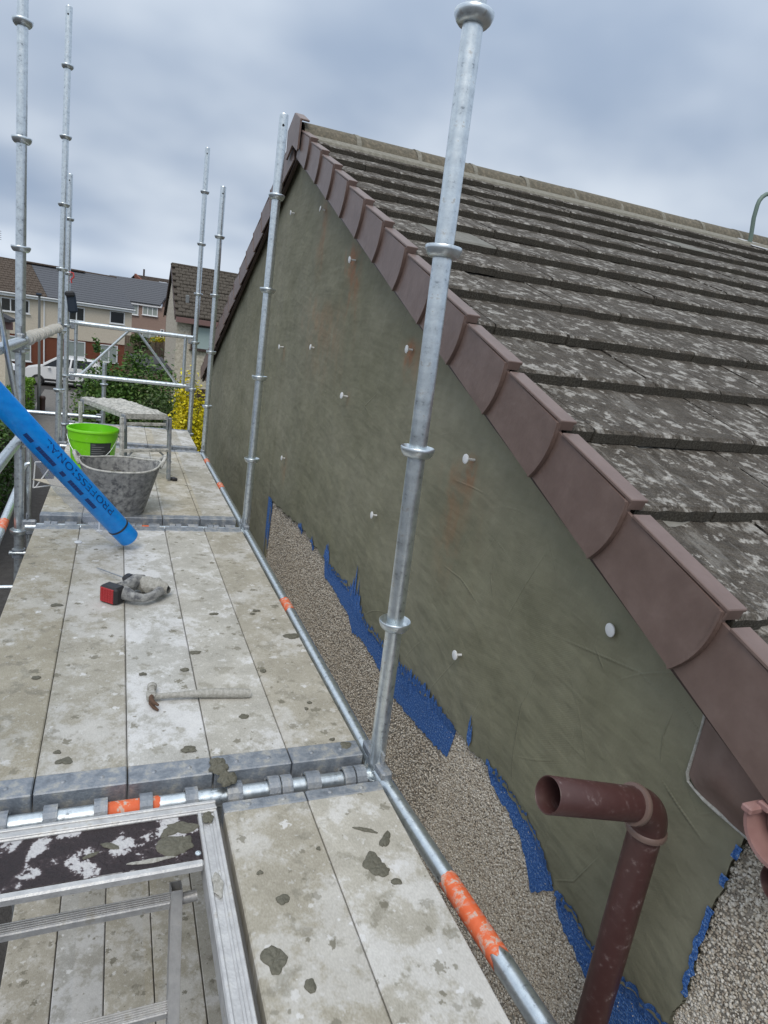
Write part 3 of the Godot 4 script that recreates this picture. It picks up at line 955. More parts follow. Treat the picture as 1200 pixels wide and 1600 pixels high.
	mb.cyl(Vector3(-1.262, -0.19, -2.355), Vector3(-1.175, -0.19, -2.355), 0.007, 0.007, 8)
	mb.cyl(Vector3(-1.262, -0.19, -2.355), Vector3(-1.248, -0.19, -2.355), 0.013, 0.013, 6)
	mb.cyl(Vector3(-1.19, -0.19, -2.355), Vector3(-1.176, -0.19, -2.355), 0.013, 0.013, 6)
	part(o, "bolt", mb, mats.galvanised)
	o = thing("bracket_tube", "slim upright tube with a curved arm behind the left upright", "bracket", Vector3(-1.225, -0.45, -2.9))
	mb = MB.new()
	mb.cyl(Vector3(-1.225, -0.5, -2.9), Vector3(-1.225, 0.46, -2.9), 0.013, 0.013, 12)
	part(o, "tube", mb, mats.galvanised)
	mb = MB.new()
	var arc := []
	for i in 9:
		var a := PI * 0.5 * i / 8.0
		arc.append(Vector3(-1.262 + 0.045 * (1.0 - cos(a)), 0.12 + 0.085 * sin(a), -2.895))
	arc.push_front(Vector3(-1.264, -0.1, -2.895))
	mb.rod(arc, [0.014], 10)
	part(o, "arm", mb, mats.galvanised)
	o = thing("wire_bracket", "white bent wire frame sticking out left of the deck behind the roll", "bracket", Vector3(-1.2, 0.0, -2.9))
	for w in [[Vector3(-1.189, 0.215, -2.9), Vector3(-1.10, 0.222, -2.9)], [Vector3(-1.189, 0.215, -2.9), Vector3(-1.2, 0.05, -2.9)], [Vector3(-1.2, 0.05, -2.9), Vector3(-1.07, 0.075, -2.9)], [Vector3(-1.185, 0.055, -2.9), Vector3(-1.095, 0.205, -2.9)]]:
		mb = MB.new()
		mb.rod([w[0], w[1]], [0.0042], 8)
		part(o, "wire", mb, mats.white_plastic)
	o = thing("offcut_strip", "thin pale offcut pointing out left beside the blue roll", "offcut", Vector3(-1.1, 0.09, -2.88))
	mb = MB.new()
	mb.prism(PackedVector2Array([Vector2(-0.135, 0.0), Vector2(-0.02, 0.035), Vector2(0.16, 0.03), Vector2(0.16, -0.02), Vector2(-0.02, -0.02)]), Vector3(-1.07, 0.088, -2.87), Vector3(1, -0.16, 0).normalized(), Vector3(0, 0.5, -0.87), Vector3(0, 0.87, 0.5), 0.005)
	part(o, "strip", mb, mats.plank_pale)
	# far end guardrail frame
	o = thing("end_guardrail", "galvanised lattice guardrail closing the far end of the deck", "guardrail", Vector3(-0.6, 0.475, -5.9))
	for w in [["top_rail", Vector3(-1.19, 0.995, -5.9), Vector3(0.0, 0.998, -5.9), 0.0225], ["bottom_rail", Vector3(-1.19, 0.476, -5.9), Vector3(0.0, 0.476, -5.9), 0.0225], ["upright", Vector3(-1.135, 0.995, -5.9), Vector3(-1.135, 0.476, -5.9), 0.017], ["upright", Vector3(-0.073, 0.995, -5.9), Vector3(-0.073, 0.476, -5.9), 0.017], ["diagonal", Vector3(-0.64, 0.985, -5.9), Vector3(-1.08, 0.49, -5.9), 0.0135], ["diagonal", Vector3(-0.55, 0.985, -5.9), Vector3(-0.14, 0.49, -5.9), 0.0135]]:
		mb = MB.new()
		mb.cyl(w[1], w[2], w[3], w[3], 14)
		part(o, w[0], mb, mats.galvanised)
	for w in [[-1.165, 0.985], [-1.165, 0.476], [-0.02, 0.985], [-0.02, 0.476]]:
		mb = MB.new()
		mb.box(Vector3(w[0], w[1] - 0.012, -5.9), Vector3(0.055, 0.085, 0.04), 0.008)
		part(o, "wedge_head", mb, mats.dirty_steel)
	o = thing("hanging_pouch", "dark navy pouch hanging on the upright left of the guardrail frame", "pouch", Vector3(-1.172, 1.09, -5.83))
	mb = MB.new()
	mb.box(Vector3(-1.172, 1.185, -5.83), Vector3(0.085, 0.20, 0.06), 0.02, Basis(Vector3(0, 0, 1), 0.16))
	part(o, "pouch_body", mb, mats.navy_fabric)
	mb = MB.new()
	mb.box(Vector3(-1.19, 1.265, -5.815), Vector3(0.088, 0.055, 0.066), 0.015, Basis(Vector3(0, 0, 1), 0.16))
	part(o, "flap", mb, mats.black_plastic)
	o = thing("red_tag", "small red tag tied to the shorter overlapping upright", "tag", Vector3(-1.185, 1.42, -5.86))
	mb = MB.new()
	mb.rod([Vector3(-1.198, 1.47, -5.872), Vector3(-1.165, 1.465, -5.865), Vector3(-1.16, 1.43, -5.862), Vector3(-1.185, 1.40, -5.862), Vector3(-1.178, 1.37, -5.862)], [0.008], 8)
	part(o, "ribbon", mb, mats.red_tape)


func make_deck() -> void:
	var m := mat("dusty_board", Color.WHITE, 0.9)
	m.albedo_texture = board_texture(200)
	var lowm := mat("damp_board", Color.WHITE, 0.85)
	lowm.albedo_texture = board_texture(300)
	var ord := ["first", "second", "third", "fourth", "fifth"]
	var g1 := "boards of the middle bay"
	var first := []
	for i in 5:
		var x0 := -1.125 + 0.225 * i
		first.append(deck_board("%s board from the street side in the deck bay with the hammer" % ord[i], g1, x0, x0 + 0.225, -0.0315, -2.30, 0.0 + 0.0012 * sin(i * 2.3), i, m, 0.075, 0.08, 0.012, -2.386, [0.2, 0.72]))
	for i in 5:
		var x0 := -1.125 + 0.225 * i
		deck_board("%s board from the street side in the deck bay carrying tub and bench" % ord[i], "boards of the bench bay", x0, x0 + 0.225, -2.47, -4.665, 0.001 * sin(i * 1.7 + 1.0), 5 + i * 0.97, m, 0.075, 0.075, -2.386, -4.747, [0.22, 0.70])
	for i in 5:
		var x0 := -1.125 + 0.225 * i
		deck_board("%s short board from the street side at the far end of the deck" % ord[i], "short boards at the far end", x0, x0 + 0.225, -4.83, -5.85, 0.001 * sin(i * 1.1 + 2.0), fmod(i * 1.9 + 3.0, 9.0), m, 0.07, 0.06, -4.747, -5.92, [0.22, 0.70])
	var near := []
	for i in 2:
		var x0 := -0.446 + 0.2255 * i
		near.append(deck_board(["nearest deck board directly right of the hatch frame", "nearest deck board beside the ledger tube with the large orange band"][i], "boards beside the hatch", x0, x0 + 0.2255, 2.30, 0.090, 0.0, 6.0 + i, m, 0.075, 0.040, NAN, 0.012, [0.16, 0.9]))
	for i in 5:
		var x0 := -1.165 + 0.231 * i
		deck_board("%s damp board of the lower deck seen through the hatch" % ord[i], "boards of the lower deck", x0, x0 + 0.228, -0.03, -2.30, -2.0, 1.0 + i * 1.6, lowm, 0.07, 0.07, NAN, NAN, [])
	# spilt render, by board
	for s in [[-0.124, 0.366, 0.022, 0.030, 1, 0.5], [-0.112, 0.40, 0.024, 0.018, 0, 0.0], [-0.066, 0.312, 0.012, 0.03, 1, 0.7], [-0.405, 0.561, 0.026, 0.030, 0, 0.3], [-0.36, 0.422, 0.016, 0.013, 0, 0.0], [-0.392, 0.34, 0.008, 0.005, 0, 0.0], [-0.24, 0.30, 0.005, 0.006, 0, 0.0], [-0.09, 0.44, 0.014, 0.009, 1, 0.2], [-0.107, 0.265, 0.03, 0.006, 1, 0.5], [-0.35, 0.63, 0.012, 0.015, 0, 0.0]]:
		splat(near[0 if s[0] < -0.2205 else 1], s[0], s[1], s[2], s[3], int(s[0] * 1000) + 900, 0.0008, 0.0045, null, s[5])
	for s in [[-0.507, -0.148, 0.021, 0.016], [-0.43, -0.736, 0.022, 0.012], [-0.476, -0.611, 0.016, 0.009], [-0.317, -1.069, 0.018, 0.011], [-0.134, -1.089, 0.017, 0.011], [-0.155, -1.06, 0.011, 0.01], [-0.325, -0.291, 0.016, 0.011], [-0.204, -0.565, 0.012, 0.01], [-0.036, -0.829, 0.033, 0.024], [-0.04, -0.085, 0.017, 0.018], [-0.835, -0.157, 0.022, 0.014], [-0.855, -0.20, 0.010, 0.008], [-0.09, -0.335, 0.008, 0.007], [-0.112, -0.30, 0.006, 0.008], [-0.075, -0.12, 0.009, 0.006], [-0.935, -1.2, 0.024, 0.014], [-0.95, -0.62, 0.014, 0.01], [-0.62, -0.6, 0.013, 0.009]]:
		splat(first[clampi(int((s[0] + 1.125) / 0.225), 0, 4)], s[0], s[1], s[2], s[3], int(s[1] * 1000) + 3000, 0.0022, 0.0035)
	# the lump over the hooks and tube
	splat(first[3], -0.437, -0.052, 0.030, 0.034, 61, 0.0045, 0.010)
	splat(first[3], -0.418, 0.002, 0.027, 0.030, 62, 0.0030, 0.012)


# ---------------------------------------------------------------- the house being rendered
const PITCH := 0.4087   # radians, tan = 0.4332
const WALLX := 0.385
const VERGEX := 0.317
const RIDGEZ := -3.2

func lerp_line(pts: Array, x: float) -> float:
	if x <= pts[0][0]:
		return pts[0][1]
	for i in pts.size() - 1:
		if x <= pts[i + 1][0]:
			return lerpf(pts[i][1], pts[i + 1][1], (x - pts[i][0]) / (pts[i + 1][0] - pts[i][0]))
	return pts[pts.size() - 1][1]


# lower edge of the fresh render, by z
var edge := [[-7.5, -2.5], [-3.27, -2.5], [-3.24, -0.6], [-3.20, -0.10], [-3.14, -0.055], [-2.6, -0.01], [-2.31, 0.006], [-1.73, -0.013], [-1.32, -0.017], [-0.97, -0.07], [-0.66, -0.07], [-0.35, -0.06], [-0.146, -0.046], [-0.03, -0.042], [0.10, -0.006], [0.32, -0.032], [0.44, -0.11], [0.53, -0.14], [0.65, -0.145], [0.775, -0.12], [0.83, -0.105], [0.87, -0.09]]
var jag: FastNoiseLite

func render_low(z: float) -> float:
	var y := lerp_line(edge, z)
	if z > -3.2:
		y += jag.get_noise_1d(z) * 0.028 + jag.get_noise_1d(z * 6.0 + 50.0) * 0.012
	return y


func render_right(y: float) -> float:
	return 0.862 + 0.02 * (y - 0.1) + jag.get_noise_1d(y + 31.0) * 0.022 + jag.get_noise_1d(y * 5.0 + 80.0) * 0.008


func roof_y(z: float) -> float:
	return 2.533 - 0.4332 * absf(z - RIDGEZ)


func make_house() -> void:
	jag = noise(140, 4.5, 4)
	var o := thing("gable_house", "house with a freshly rendered olive grey gable wall and lichen covered roof", "house", Vector3(0.4, GROUND, RIDGEZ))
	# masonry body
	var mb := MB.new()
	var g := PackedVector2Array([Vector2(1.05, GROUND), Vector2(1.05, 0.60), Vector2(RIDGEZ, 2.42), Vector2(-7.45, 0.60), Vector2(-7.45, GROUND)])
	mb.prism(g, Vector3(0.397, 0, 0), Vector3.BACK, Vector3.UP, Vector3.RIGHT, 7.2)
	var wall := part(o, "pebbledash_wall", mb, mats.dash_bedding)
	# fresh render: one uneven sheet with a torn lower edge
	var tx := render_textures()
	var rm := mat("wet_render", Color.WHITE, 0.72)
	rm.albedo_texture = tx[0]
	rm.normal_enabled = true
	rm.normal_texture = tx[1]
	rm.texture_repeat = false
	var bump := noise(150, 2.4, 3)
	mb = MB.new()
	var NU := 420
	var NV := 90
	var u0 := wall_u(0.905)
	var u1 := wall_u(-7.46)
	var surf := func(z: float, y: float) -> Vector3:
		return Vector3(WALLX - 0.003 + bump.get_noise_2d(z * 0.7, y) * 0.006, y, z)
	var prev := []
	for i in NU + 1:
		var z := wall_z(lerpf(u0, u1, float(i) / NU))
		var lo := render_low(z)
		var hi := roof_y(z) - 0.075
		var colm := []
		for j in NV + 1:
			var f := float(j) / NV
			f = f * f * 0.55 + f * 0.45
			var y := lerpf(lo, hi, f)
			var zz := minf(z, render_right(y))
			var p: Vector3 = surf.call(zz, y)
			if f == 0.0 or z > render_right(y) + 0.012:
				p.x = WALLX + 0.0115
			colm.append(p)
		if i > 0:
			for j in NV:
				var a: Vector3 = prev[j]
				var b: Vector3 = colm[j]
				var d: Vector3 = colm[j + 1]
				var e: Vector3 = prev[j + 1]
				var uv := func(p: Vector3) -> Vector2: return Vector2(wall_u(p.z), wall_v(p.y))
				var n := Vector3(-1, 0, 0)
				if j == 0:
					mb.quad(a, b, d, e, Vector3(-1, -0.5, 0), uv.call(a), uv.call(b), uv.call(d), uv.call(e))
				else:
					mb.tri(a, b, d, n, n, n, uv.call(a), uv.call(b), uv.call(d))
					mb.tri(a, d, e, n, n, n, uv.call(a), uv.call(d), uv.call(e))
		prev = colm
	# smooth normals from the bumps
	for i in mb.v.size():
		if mb.n[i].x < -0.99:
			var p := mb.v[i]
			var hx := (bump.get_noise_2d(p.z * 0.7, p.y + 0.02) - bump.get_noise_2d(p.z * 0.7, p.y - 0.02)) * 0.006 / 0.04
			var hz := (bump.get_noise_2d((p.z + 0.02) * 0.7, p.y) - bump.get_noise_2d((p.z - 0.02) * 0.7, p.y)) * 0.006 / 0.04
			mb.n[i] = Vector3(-1, hx, hz).normalized()
	part(wall, "render_coat", mb, rm, true)
	# blue reinforcing mesh hanging below the render
	var strips := [
		[[-3.262, -0.62, 0.02], [-3.245, -0.3, 0.0], [-3.20, -0.48, 0.03], [-3.165, -0.12, 0.02], [-3.155, -0.03, 0.03]],
		[[-2.35, 0.0, 0.03], [-2.30, -0.03, 0.05], [-2.26, 0.01, 0.02]],
		[[-2.06, -0.01, 0.02], [-2.02, -0.05, 0.06], [-1.99, 0.0, 0.02]],
		[[-1.77, -0.03, 0.05], [-1.74, -0.105, 0.13], [-1.6, -0.10, 0.03], [-1.42, -0.125, 0.03], [-1.30, -0.13, 0.06], [-1.22, -0.19, 0.16], [-1.15, -0.175, 0.10], [-1.10, -0.165, 0.04], [-0.93, -0.17, 0.04], [-0.65, -0.215, 0.06], [-0.50, -0.205, 0.06], [-0.35, -0.19, 0.06], [-0.24, -0.175, 0.04], [-0.17, -0.165, 0.03], [-0.145, -0.05, 0.02]],
		[[-0.06, 0.0, 0.09], [-0.04, -0.03, 0.12], [-0.03, 0.0, 0.05]],
		[[0.07, -0.03, 0.03], [0.10, -0.06, 0.03], [0.20, -0.078, 0.03], [0.28, -0.105, 0.03], [0.34, -0.165, 0.03], [0.37, -0.215, 0.03], [0.42, -0.165, 0.03], [0.455, -0.125, 0.02]],
		[[0.47, -0.15, 0.03], [0.50, -0.185, 0.03], [0.56, -0.205, 0.03], [0.64, -0.235, 0.03], [0.70, -0.26, 0.03], [0.78, -0.25, 0.03], [0.84, -0.21, 0.03], [0.875, -0.13, 0.03]]]
	for s in strips:
		mb = MB.new()
		var za: float = s[0][0]
		var zb: float = s[s.size() - 1][0]
		var nn := maxi(int((zb - za) / 0.008), 4)
		var last := []
		for i in nn + 1:
			var z := lerpf(za, zb, float(i) / nn)
			var lo := lerp_line(s.map(func(q): return [q[0], q[1]]), z) + jag.get_noise_1d(z * 9.0 + 5.0) * 0.014
			var up := lerp_line(s.map(func(q): return [q[0], q[2]]), z)
			var hi := maxf(render_low(maxf(z, -3.13)) + 0.02 + maxf(0.0, up - 0.02) * clampf(0.7 + 1.5 * jag.get_noise_1d(z * 14.0 + 9.0), 0.0, 1.4), lo + 0.004)
			var bulge := 0.004 + 0.004 * absf(jag.get_noise_1d(z * 2.0 + 12.0))
			var k := []
			for q in 4:
				var f := q / 3.0
				var y := lerpf(lo, hi, f)
				var x := WALLX + 0.0058 - bulge * (1.0 - f) * 0.45
				if y > render_low(z) + 0.004:
					x = minf(x, WALLX - 0.0065 - 0.006 * absf(bump.get_noise_2d(z * 0.7, y)) - 0.0012)
				k.append(Vector3(x, y, z))
			if i > 0:
				for q in 3:
					mb.quad(last[q], k[q], k[q + 1], last[q + 1], Vector3(-1, -0.2, 0))
			last = k
		part(wall, "blue_mesh", mb, mats.blue_mesh)
	# the mesh edge showing along the right end of the render
	for s in [[0.02, 0.24], [0.37, 0.40], [0.30, 0.325]]:
		mb = MB.new()
		var nn := maxi(int((s[1] - s[0]) / 0.008), 3)
		for i in nn:
			var ya := lerpf(s[0], s[1], float(i) / nn)
			var yb := lerpf(s[0], s[1], float(i + 1) / nn)
			var wa := 0.006 + 0.012 * absf(jag.get_noise_1d(ya * 8.0 + 3.0))
			var wb := 0.006 + 0.012 * absf(jag.get_noise_1d(yb * 8.0 + 3.0))
			var X := WALLX - 0.0085
			mb.quad(Vector3(X, ya, render_right(ya) - 0.006), Vector3(X, yb, render_right(yb) - 0.006), Vector3(X, yb, render_right(yb) + wb), Vector3(X, ya, render_right(ya) + wa), Vector3.LEFT)
		part(wall, "blue_mesh", mb, mats.blue_mesh)
	pebbles(wall)
	# white fixings pushed through the mesh
	for s in [[2.011, -3.317], [1.938, -2.524], [1.608, -1.832], [1.21, -0.959], [1.092, -3.258], [1.137, -2.439], [0.93, -1.693], [0.888, -0.321], [0.342, -2.893], [0.461, -1.091], [0.638, 0.448], [0.235, -0.185]]:
		mb = MB.new()
		var ang := Basis(Vector3(0, 0, 1), PI / 2 + rng.randf_range(-0.12, 0.12)) * Basis(Vector3(1, 0, 0), rng.randf_range(-0.12, 0.12))
		var out := 0.012 if s[1] > 0.4 else rng.randf_range(0.022, 0.036)
		mb.lathe([Vector2(0.0, 0.004), Vector2(0.0125, 0.0042), Vector2(0.0165, 0.0025), Vector2(0.0170, 0.0), Vector2(0.0155, -0.002), Vector2(0.006, -0.003), Vector2(0.0048, -0.006), Vector2(0.0045, -out)], Vector3(WALLX - 0.004 - out, s[0], s[1]), ang, 22)
		part(wall, "wall_fixing", mb, mats.white_plastic)
	roof(o)
	eaves(o)


func pebbles(wall: Node3D) -> void:
	# each stone a squashed many sided lump; three shapes
	var shapes := []
	var ico := SphereMesh.new()
	ico.radial_segments = 6
	ico.rings = 3
	ico.radius = 0.5
	ico.height = 1.0
	var arr := ico.get_mesh_arrays()
	for s in 3:
		var vv: PackedVector3Array = arr[Mesh.ARRAY_VERTEX].duplicate()
		var nn := noise(160 + s, 1.1, 2)
		for i in vv.size():
			vv[i] = vv[i] * (1.0 + 0.55 * nn.get_noise_3dv(vv[i] * 1.4))
		var a2 := []
		a2.resize(Mesh.ARRAY_MAX)
		a2[Mesh.ARRAY_VERTEX] = vv
		a2[Mesh.ARRAY_INDEX] = arr[Mesh.ARRAY_INDEX]
		var am := ArrayMesh.new()
		am.add_surface_from_arrays(Mesh.PRIMITIVE_TRIANGLES, a2)
		var st := SurfaceTool.new()
		st.create_from(am, 0)
		st.deindex()
		st.generate_normals()
		am = st.commit()
		shapes.append(am)
	var tones := [L(0.55, 0.495, 0.41), L(0.65, 0.60, 0.52), L(0.48, 0.415, 0.335), L(0.41, 0.345, 0.275), L(0.57, 0.505, 0.41), L(0.72, 0.675, 0.60), L(0.34, 0.29, 0.235), L(0.51, 0.445, 0.355)]
	var r := RandomNumberGenerator.new()
	r.seed = 900
	for s in 3:
		var xs := []
		var cs := []
		for k in 42000:
			var z := 0.0
			var y := 0.0
			if k < 26000:
				var f := r.randf()
				z = 1.05 - 4.3 * f * (0.55 + 0.45 * f)
				y = r.randf_range(-0.80, 0.05)
			elif k < 31000:
				z = r.randf_range(0.83, 1.05)
				y = r.randf_range(-0.8, 0.62)
			else:
				z = r.randf_range(-0.2, 1.05)
				y = r.randf_range(-0.55, 0.05)
			if z < render_right(y) - 0.004 and y > render_low(z) + 0.003:
				continue
			if z < -3.22:
				continue
			var size := r.randf_range(0.004, 0.0078) * (1.2 if r.randf() < 0.12 else 1.0)
			var bs := Basis.from_euler(Vector3(r.randf() * TAU, r.randf() * TAU, r.randf() * TAU)).scaled_local(Vector3(size * r.randf_range(0.7, 1.4), size * r.randf_range(0.7, 1.1), size * r.randf_range(0.6, 1.0)))
			xs.append(Transform3D(bs, Vector3(0.3965 - r.randf_range(0.0, 0.0035), y, z) - Vector3(0.4, -0.3, -1.0)))
			var c: Color = tones[r.randi() % tones.size()]
			if r.randf() < 0.35:
				c = tones[[1, 5, 0][r.randi() % 3]]
			cs.append(c.srgb_to_linear())
		var mm := MultiMesh.new()
		mm.transform_format = MultiMesh.TRANSFORM_3D
		mm.use_colors = true
		mm.mesh = shapes[s]
		mm.instance_count = xs.size()
		for i in xs.size():
			mm.set_instance_transform(i, xs[i])
			mm.set_instance_color(i, cs[i])
		var mi := MultiMeshInstance3D.new()
		mi.name = "dash_pebbles"
		mi.multimesh = mm
		mi.material_override = mats.pebble
		mi.set_meta("kind", "stuff")
		wall.add_child(mi, true)
		mi.position = Vector3(0.4, -0.3, -1.0) - org[wall]


# one concrete tile: lower edge centred on the origin, x across, z down the slope, y up from the tile
func tile_mesh(sd: int, w: float, top: Material, front: Material) -> ArrayMesh:
	var nn := noise(sd, 9.0, 3)
	var K := maxi(int(w / 0.03), 3)
	var T := 0.036
	var A := MB.new()
	var F := MB.new()
	var len := 0.36
	var row := []
	for i in K + 1:
		var x := lerpf(-w * 0.5, w * 0.5, float(i) / K)
		var j := nn.get_noise_1d(x * 4.0) * 0.006
		var chip := maxf(0.0, nn.get_noise_1d(x * 2.0 + 20.0) - 0.25) * 0.03
		var wave := nn.get_noise_1d(x + 40.0) * 0.002
		row.append([Vector3(x, wave, -len), Vector3(x, wave, -0.16), Vector3(x, wave * 0.5 - chip * 0.1, -0.011 - chip), Vector3(x, -0.007 - chip * 0.3, j - chip * 0.6), Vector3(x, -T, j - 0.002 - chip * 0.4)])
	for i in K:
		var a: Array = row[i]
		var b: Array = row[i + 1]
		for k in 2:
			A.quad(a[k], b[k], b[k + 1], a[k + 1], Vector3.UP)
		A.quad(a[2], b[2], b[3], a[3], Vector3(0, 1, 1))
		F.quad(a[3], b[3], b[4], a[4], Vector3.BACK)
		A.quad(a[4], b[4], Vector3(b[0].x, -T, -len), Vector3(a[0].x, -T, -len), Vector3.DOWN)
	for e in [0, K]:
		var a: Array = row[e]
		var out := Vector3(-1 if e == 0 else 1, 0, 0)
		A.quad(a[0], a[2], Vector3(a[0].x, -T, -0.02), Vector3(a[0].x, -T, -len), out)
		F.quad(a[2], a[3], a[4], Vector3(a[0].x, -T, -0.02), out)
	var m := A.commit()
	var f2 := F.commit()
	m.add_surface_from_arrays(Mesh.PRIMITIVE_TRIANGLES, f2.surface_get_arrays(0))
	m.surface_set_material(0, top)
	m.surface_set_material(1, front)
	return m


func roof(o: Node3D) -> void:
	var mb := MB.new()
	# boarding under the tiles, both slopes
	var g := PackedVector2Array([Vector2(1.33, roof_y(1.33) - 0.04), Vector2(RIDGEZ, 2.533 - 0.045), Vector2(-7.73, roof_y(-7.73) - 0.04), Vector2(-7.73, roof_y(-7.73) - 0.09), Vector2(RIDGEZ, 2.533 - 0.10), Vector2(1.33, roof_y(1.33) - 0.09)])
	mb.prism(g, Vector3(0.332, 0, 0), Vector3.BACK, Vector3.UP, Vector3.RIGHT, 7.3)
	var rf := part(o, "roof", mb, mats.undercloak)
	var vars := []
	for k in 6:
		vars.append(tile_mesh(170 + k, 0.2965, mats.roof_concrete, mats.roof_edge_moss))
	var clean := tile_mesh(190, 0.2965, mats.clean_tile, mats.roof_edge_moss)
	var cut_a := tile_mesh(191, 0.0865, mats.roof_concrete, mats.roof_edge_moss)
	var cut_b := tile_mesh(192, 0.2465, mats.roof_concrete, mats.roof_edge_moss)
	var tilt := PITCH - 0.112
	var bs := Basis(Vector3(1, 0.02, 0).normalized(), Vector3(0, cos(tilt), sin(tilt)), Vector3(0, -sin(tilt), cos(tilt)))
	var rest := MB.new()
	for i in range(-2, 14):
		var z := -2.4924 + 0.2956 * i
		var y0 := 2.438 - 0.4332 * (z + 2.98)
		var first := 0.09 if i % 2 else 0.25
		var upto := 5.7 if i < 3 else (4.4 if i < 7 else 3.2)
		var x := VERGEX + 0.030
		var k := 0
		while x < 7.3:
			var w := first if k == 0 else 0.30
			var at := Vector3(x + w * 0.5, y0 + 0.02 * (x - VERGEX) + rng.randf_range(-0.002, 0.002), z + rng.randf_range(-0.006, 0.006))
			if x < upto:
				var t := MeshInstance3D.new()
				t.name = "roof_tile"
				t.mesh = (cut_a if first < 0.1 else cut_b) if k == 0 else vars[rng.randi() % 6]
				if (i == 4 and k == 1) or (i == 1 and k == 9):
					t.mesh = clean
				t.basis = bs * Basis(Vector3(1, 0, 0), rng.randf_range(-0.006, 0.006)) * Basis(Vector3(0, 0, 1), rng.randf_range(-0.007, 0.007)) * Basis(Vector3(0, 1, 0), rng.randf_range(-0.012, 0.012))
				t.position = at - org[rf]
				rf.add_child(t, true)
			else:
				rest.box(at + bs * Vector3(0, -0.018, -0.18), Vector3(0.297, 0.036, 0.36), 0.003, bs)
			x += w
			k += 1
	var more := part(rf, "further_tiles", rest, mats.roof_concrete)
	more.set_meta("kind", "stuff")
	# back slope, hidden from here but for its thickness
	mb = MB.new()
	for i in 14:
		var z := 2.0 * RIDGEZ - (-2.4924 + 0.2956 * i)
		var y := roof_y(z)
		var b2 := Basis(Vector3(1, 0.02, 0).normalized(), Vector3(0, cos(tilt), -sin(tilt)), Vector3(0, sin(tilt), cos(tilt)))
		mb.box(Vector3(3.97, y + 0.06, z) + b2 * Vector3(0, -0.0135, 0.17), Vector3(7.2, 0.027, 0.36), 0.003, b2)
	var bk := part(rf, "back_slope_tiles", mb, mats.roof_concrete)
	bk.set_meta("kind", "stuff")
	# ridge: mortar bed and half round ridge tiles
	mb = MB.new()
	var rt := Vector3(1, 0.02, 0).normalized()
	mb.prism(PackedVector2Array([Vector2(-2.862, 2.372), Vector2(-2.872, 2.392), Vector2(-2.95, 2.425), Vector2(-3.05, 2.458), Vector2(RIDGEZ, 2.53), Vector2(-3.35, 2.458), Vector2(-3.45, 2.425), Vector2(-3.53, 2.392), Vector2(-3.54, 2.372), Vector2(-3.3, 2.36), Vector2(-3.1, 2.36)]), Vector3(0.335, 0, 0), Vector3.BACK, Vector3.UP, rt, 7.2)
	var bed := part(o, "ridge_bedding", mb, mats.ridge_mortar)
	var xj := 0.335
	var joints := []
	for k in 20:
		joints.append(VERGEX + 1.2963 + 0.45 * (k - 2))
	for k in joints.size():
		var x1: float = minf(joints[k], 7.5)
		if x1 - xj < 0.05:
			continue
		mb = MB.new()
		var prof := []
		for q in 11:
			var a := deg_to_rad(10.0 + 160.0 * q / 10.0)
			prof.append(Vector2(cos(a) * 0.16, sin(a) * 0.135))
		var lift := rng.randf_range(-0.004, 0.004)
		for q in 10:
			for side: float in [0.0, 1.0]:
				pass
			var p: Vector2 = prof[q]
			var q2: Vector2 = prof[q + 1]
			var yb := 2.418 + lift
			var A := Vector3(xj + 0.004, yb + p.y + 0.02 * (xj - 0.3), RIDGEZ + p.x)
			var Bv := Vector3(xj + 0.004, yb + q2.y + 0.02 * (xj - 0.3), RIDGEZ + q2.x)
			var D := Vector3(x1 - 0.004, yb + q2.y + 0.02 * (x1 - 0.3), RIDGEZ + q2.x)
			var E := Vector3(x1 - 0.004, yb + p.y + 0.02 * (x1 - 0.3), RIDGEZ + p.x)
			mb.tri(A, Bv, D, Vector3(0, p.y, p.x).normalized(), Vector3(0, q2.y, q2.x).normalized(), Vector3(0, q2.y, q2.x).normalized())
			mb.tri(A, D, E, Vector3(0, p.y, p.x).normalized(), Vector3(0, q2.y, q2.x).normalized(), Vector3(0, p.y, p.x).normalized())
			for w in [[A, Bv, -1], [E, D, 1]]:
				mb.quad(w[0], w[1], w[1] - Vector3(0, q2.y, q2.x) * 0.14, w[0] - Vector3(0, p.y, p.x) * 0.14, Vector3(w[2], 0, 0))
		var rtile := part(bed, "ridge_tile", mb, mats.ridge_clay)
		if x1 < 7.4:
			mb = MB.new()
			var nn := noise(220 + k, 8.0, 3)
			for q in 10:
				var p: Vector2 = prof[q] * 1.012
				var q2: Vector2 = prof[q + 1] * 1.012
				var yb := 2.418 + 0.02 * (x1 - 0.3)
				var wa := 0.017 + 0.012 * nn.get_noise_1d(q)
				var wb := 0.017 + 0.012 * nn.get_noise_1d(q + 1)
				mb.quad(Vector3(x1 - wa, yb + p.y, RIDGEZ + p.x), Vector3(x1 - wb, yb + q2.y, RIDGEZ + q2.x), Vector3(x1 + wb, yb + q2.y, RIDGEZ + q2.x), Vector3(x1 + wa, yb + p.y, RIDGEZ + p.x), Vector3(0, p.y, p.x))
			part(bed, "mortar_joint", mb, mats.ridge_mortar)
		xj = x1
	# dry verge caps down both slopes
	for side: float in [1.0, -1.0]:
		for i in range(-1, 14):
			var z := -2.4924 + 0.2956 * i
			var y := 2.438 - 0.4332 * (z + 2.98) + 0.010
			if side < 0.0:
				z = 2.0 * RIDGEZ - z
			verge_cap(o, Vector3(VERGEX - 0.006, y, z), side)
	mb = MB.new()
	mb.prism(PackedVector2Array([Vector2(0, 2.603), Vector2(0.175, 2.529), Vector2(0.165, 2.355), Vector2(0.15, 2.345), Vector2(0, 2.41), Vector2(-0.15, 2.345), Vector2(-0.165, 2.355), Vector2(-0.175, 2.529)]), Vector3(VERGEX - 0.021, 0, RIDGEZ - 0.01), Vector3.BACK, Vector3.UP, Vector3.RIGHT, 0.012)
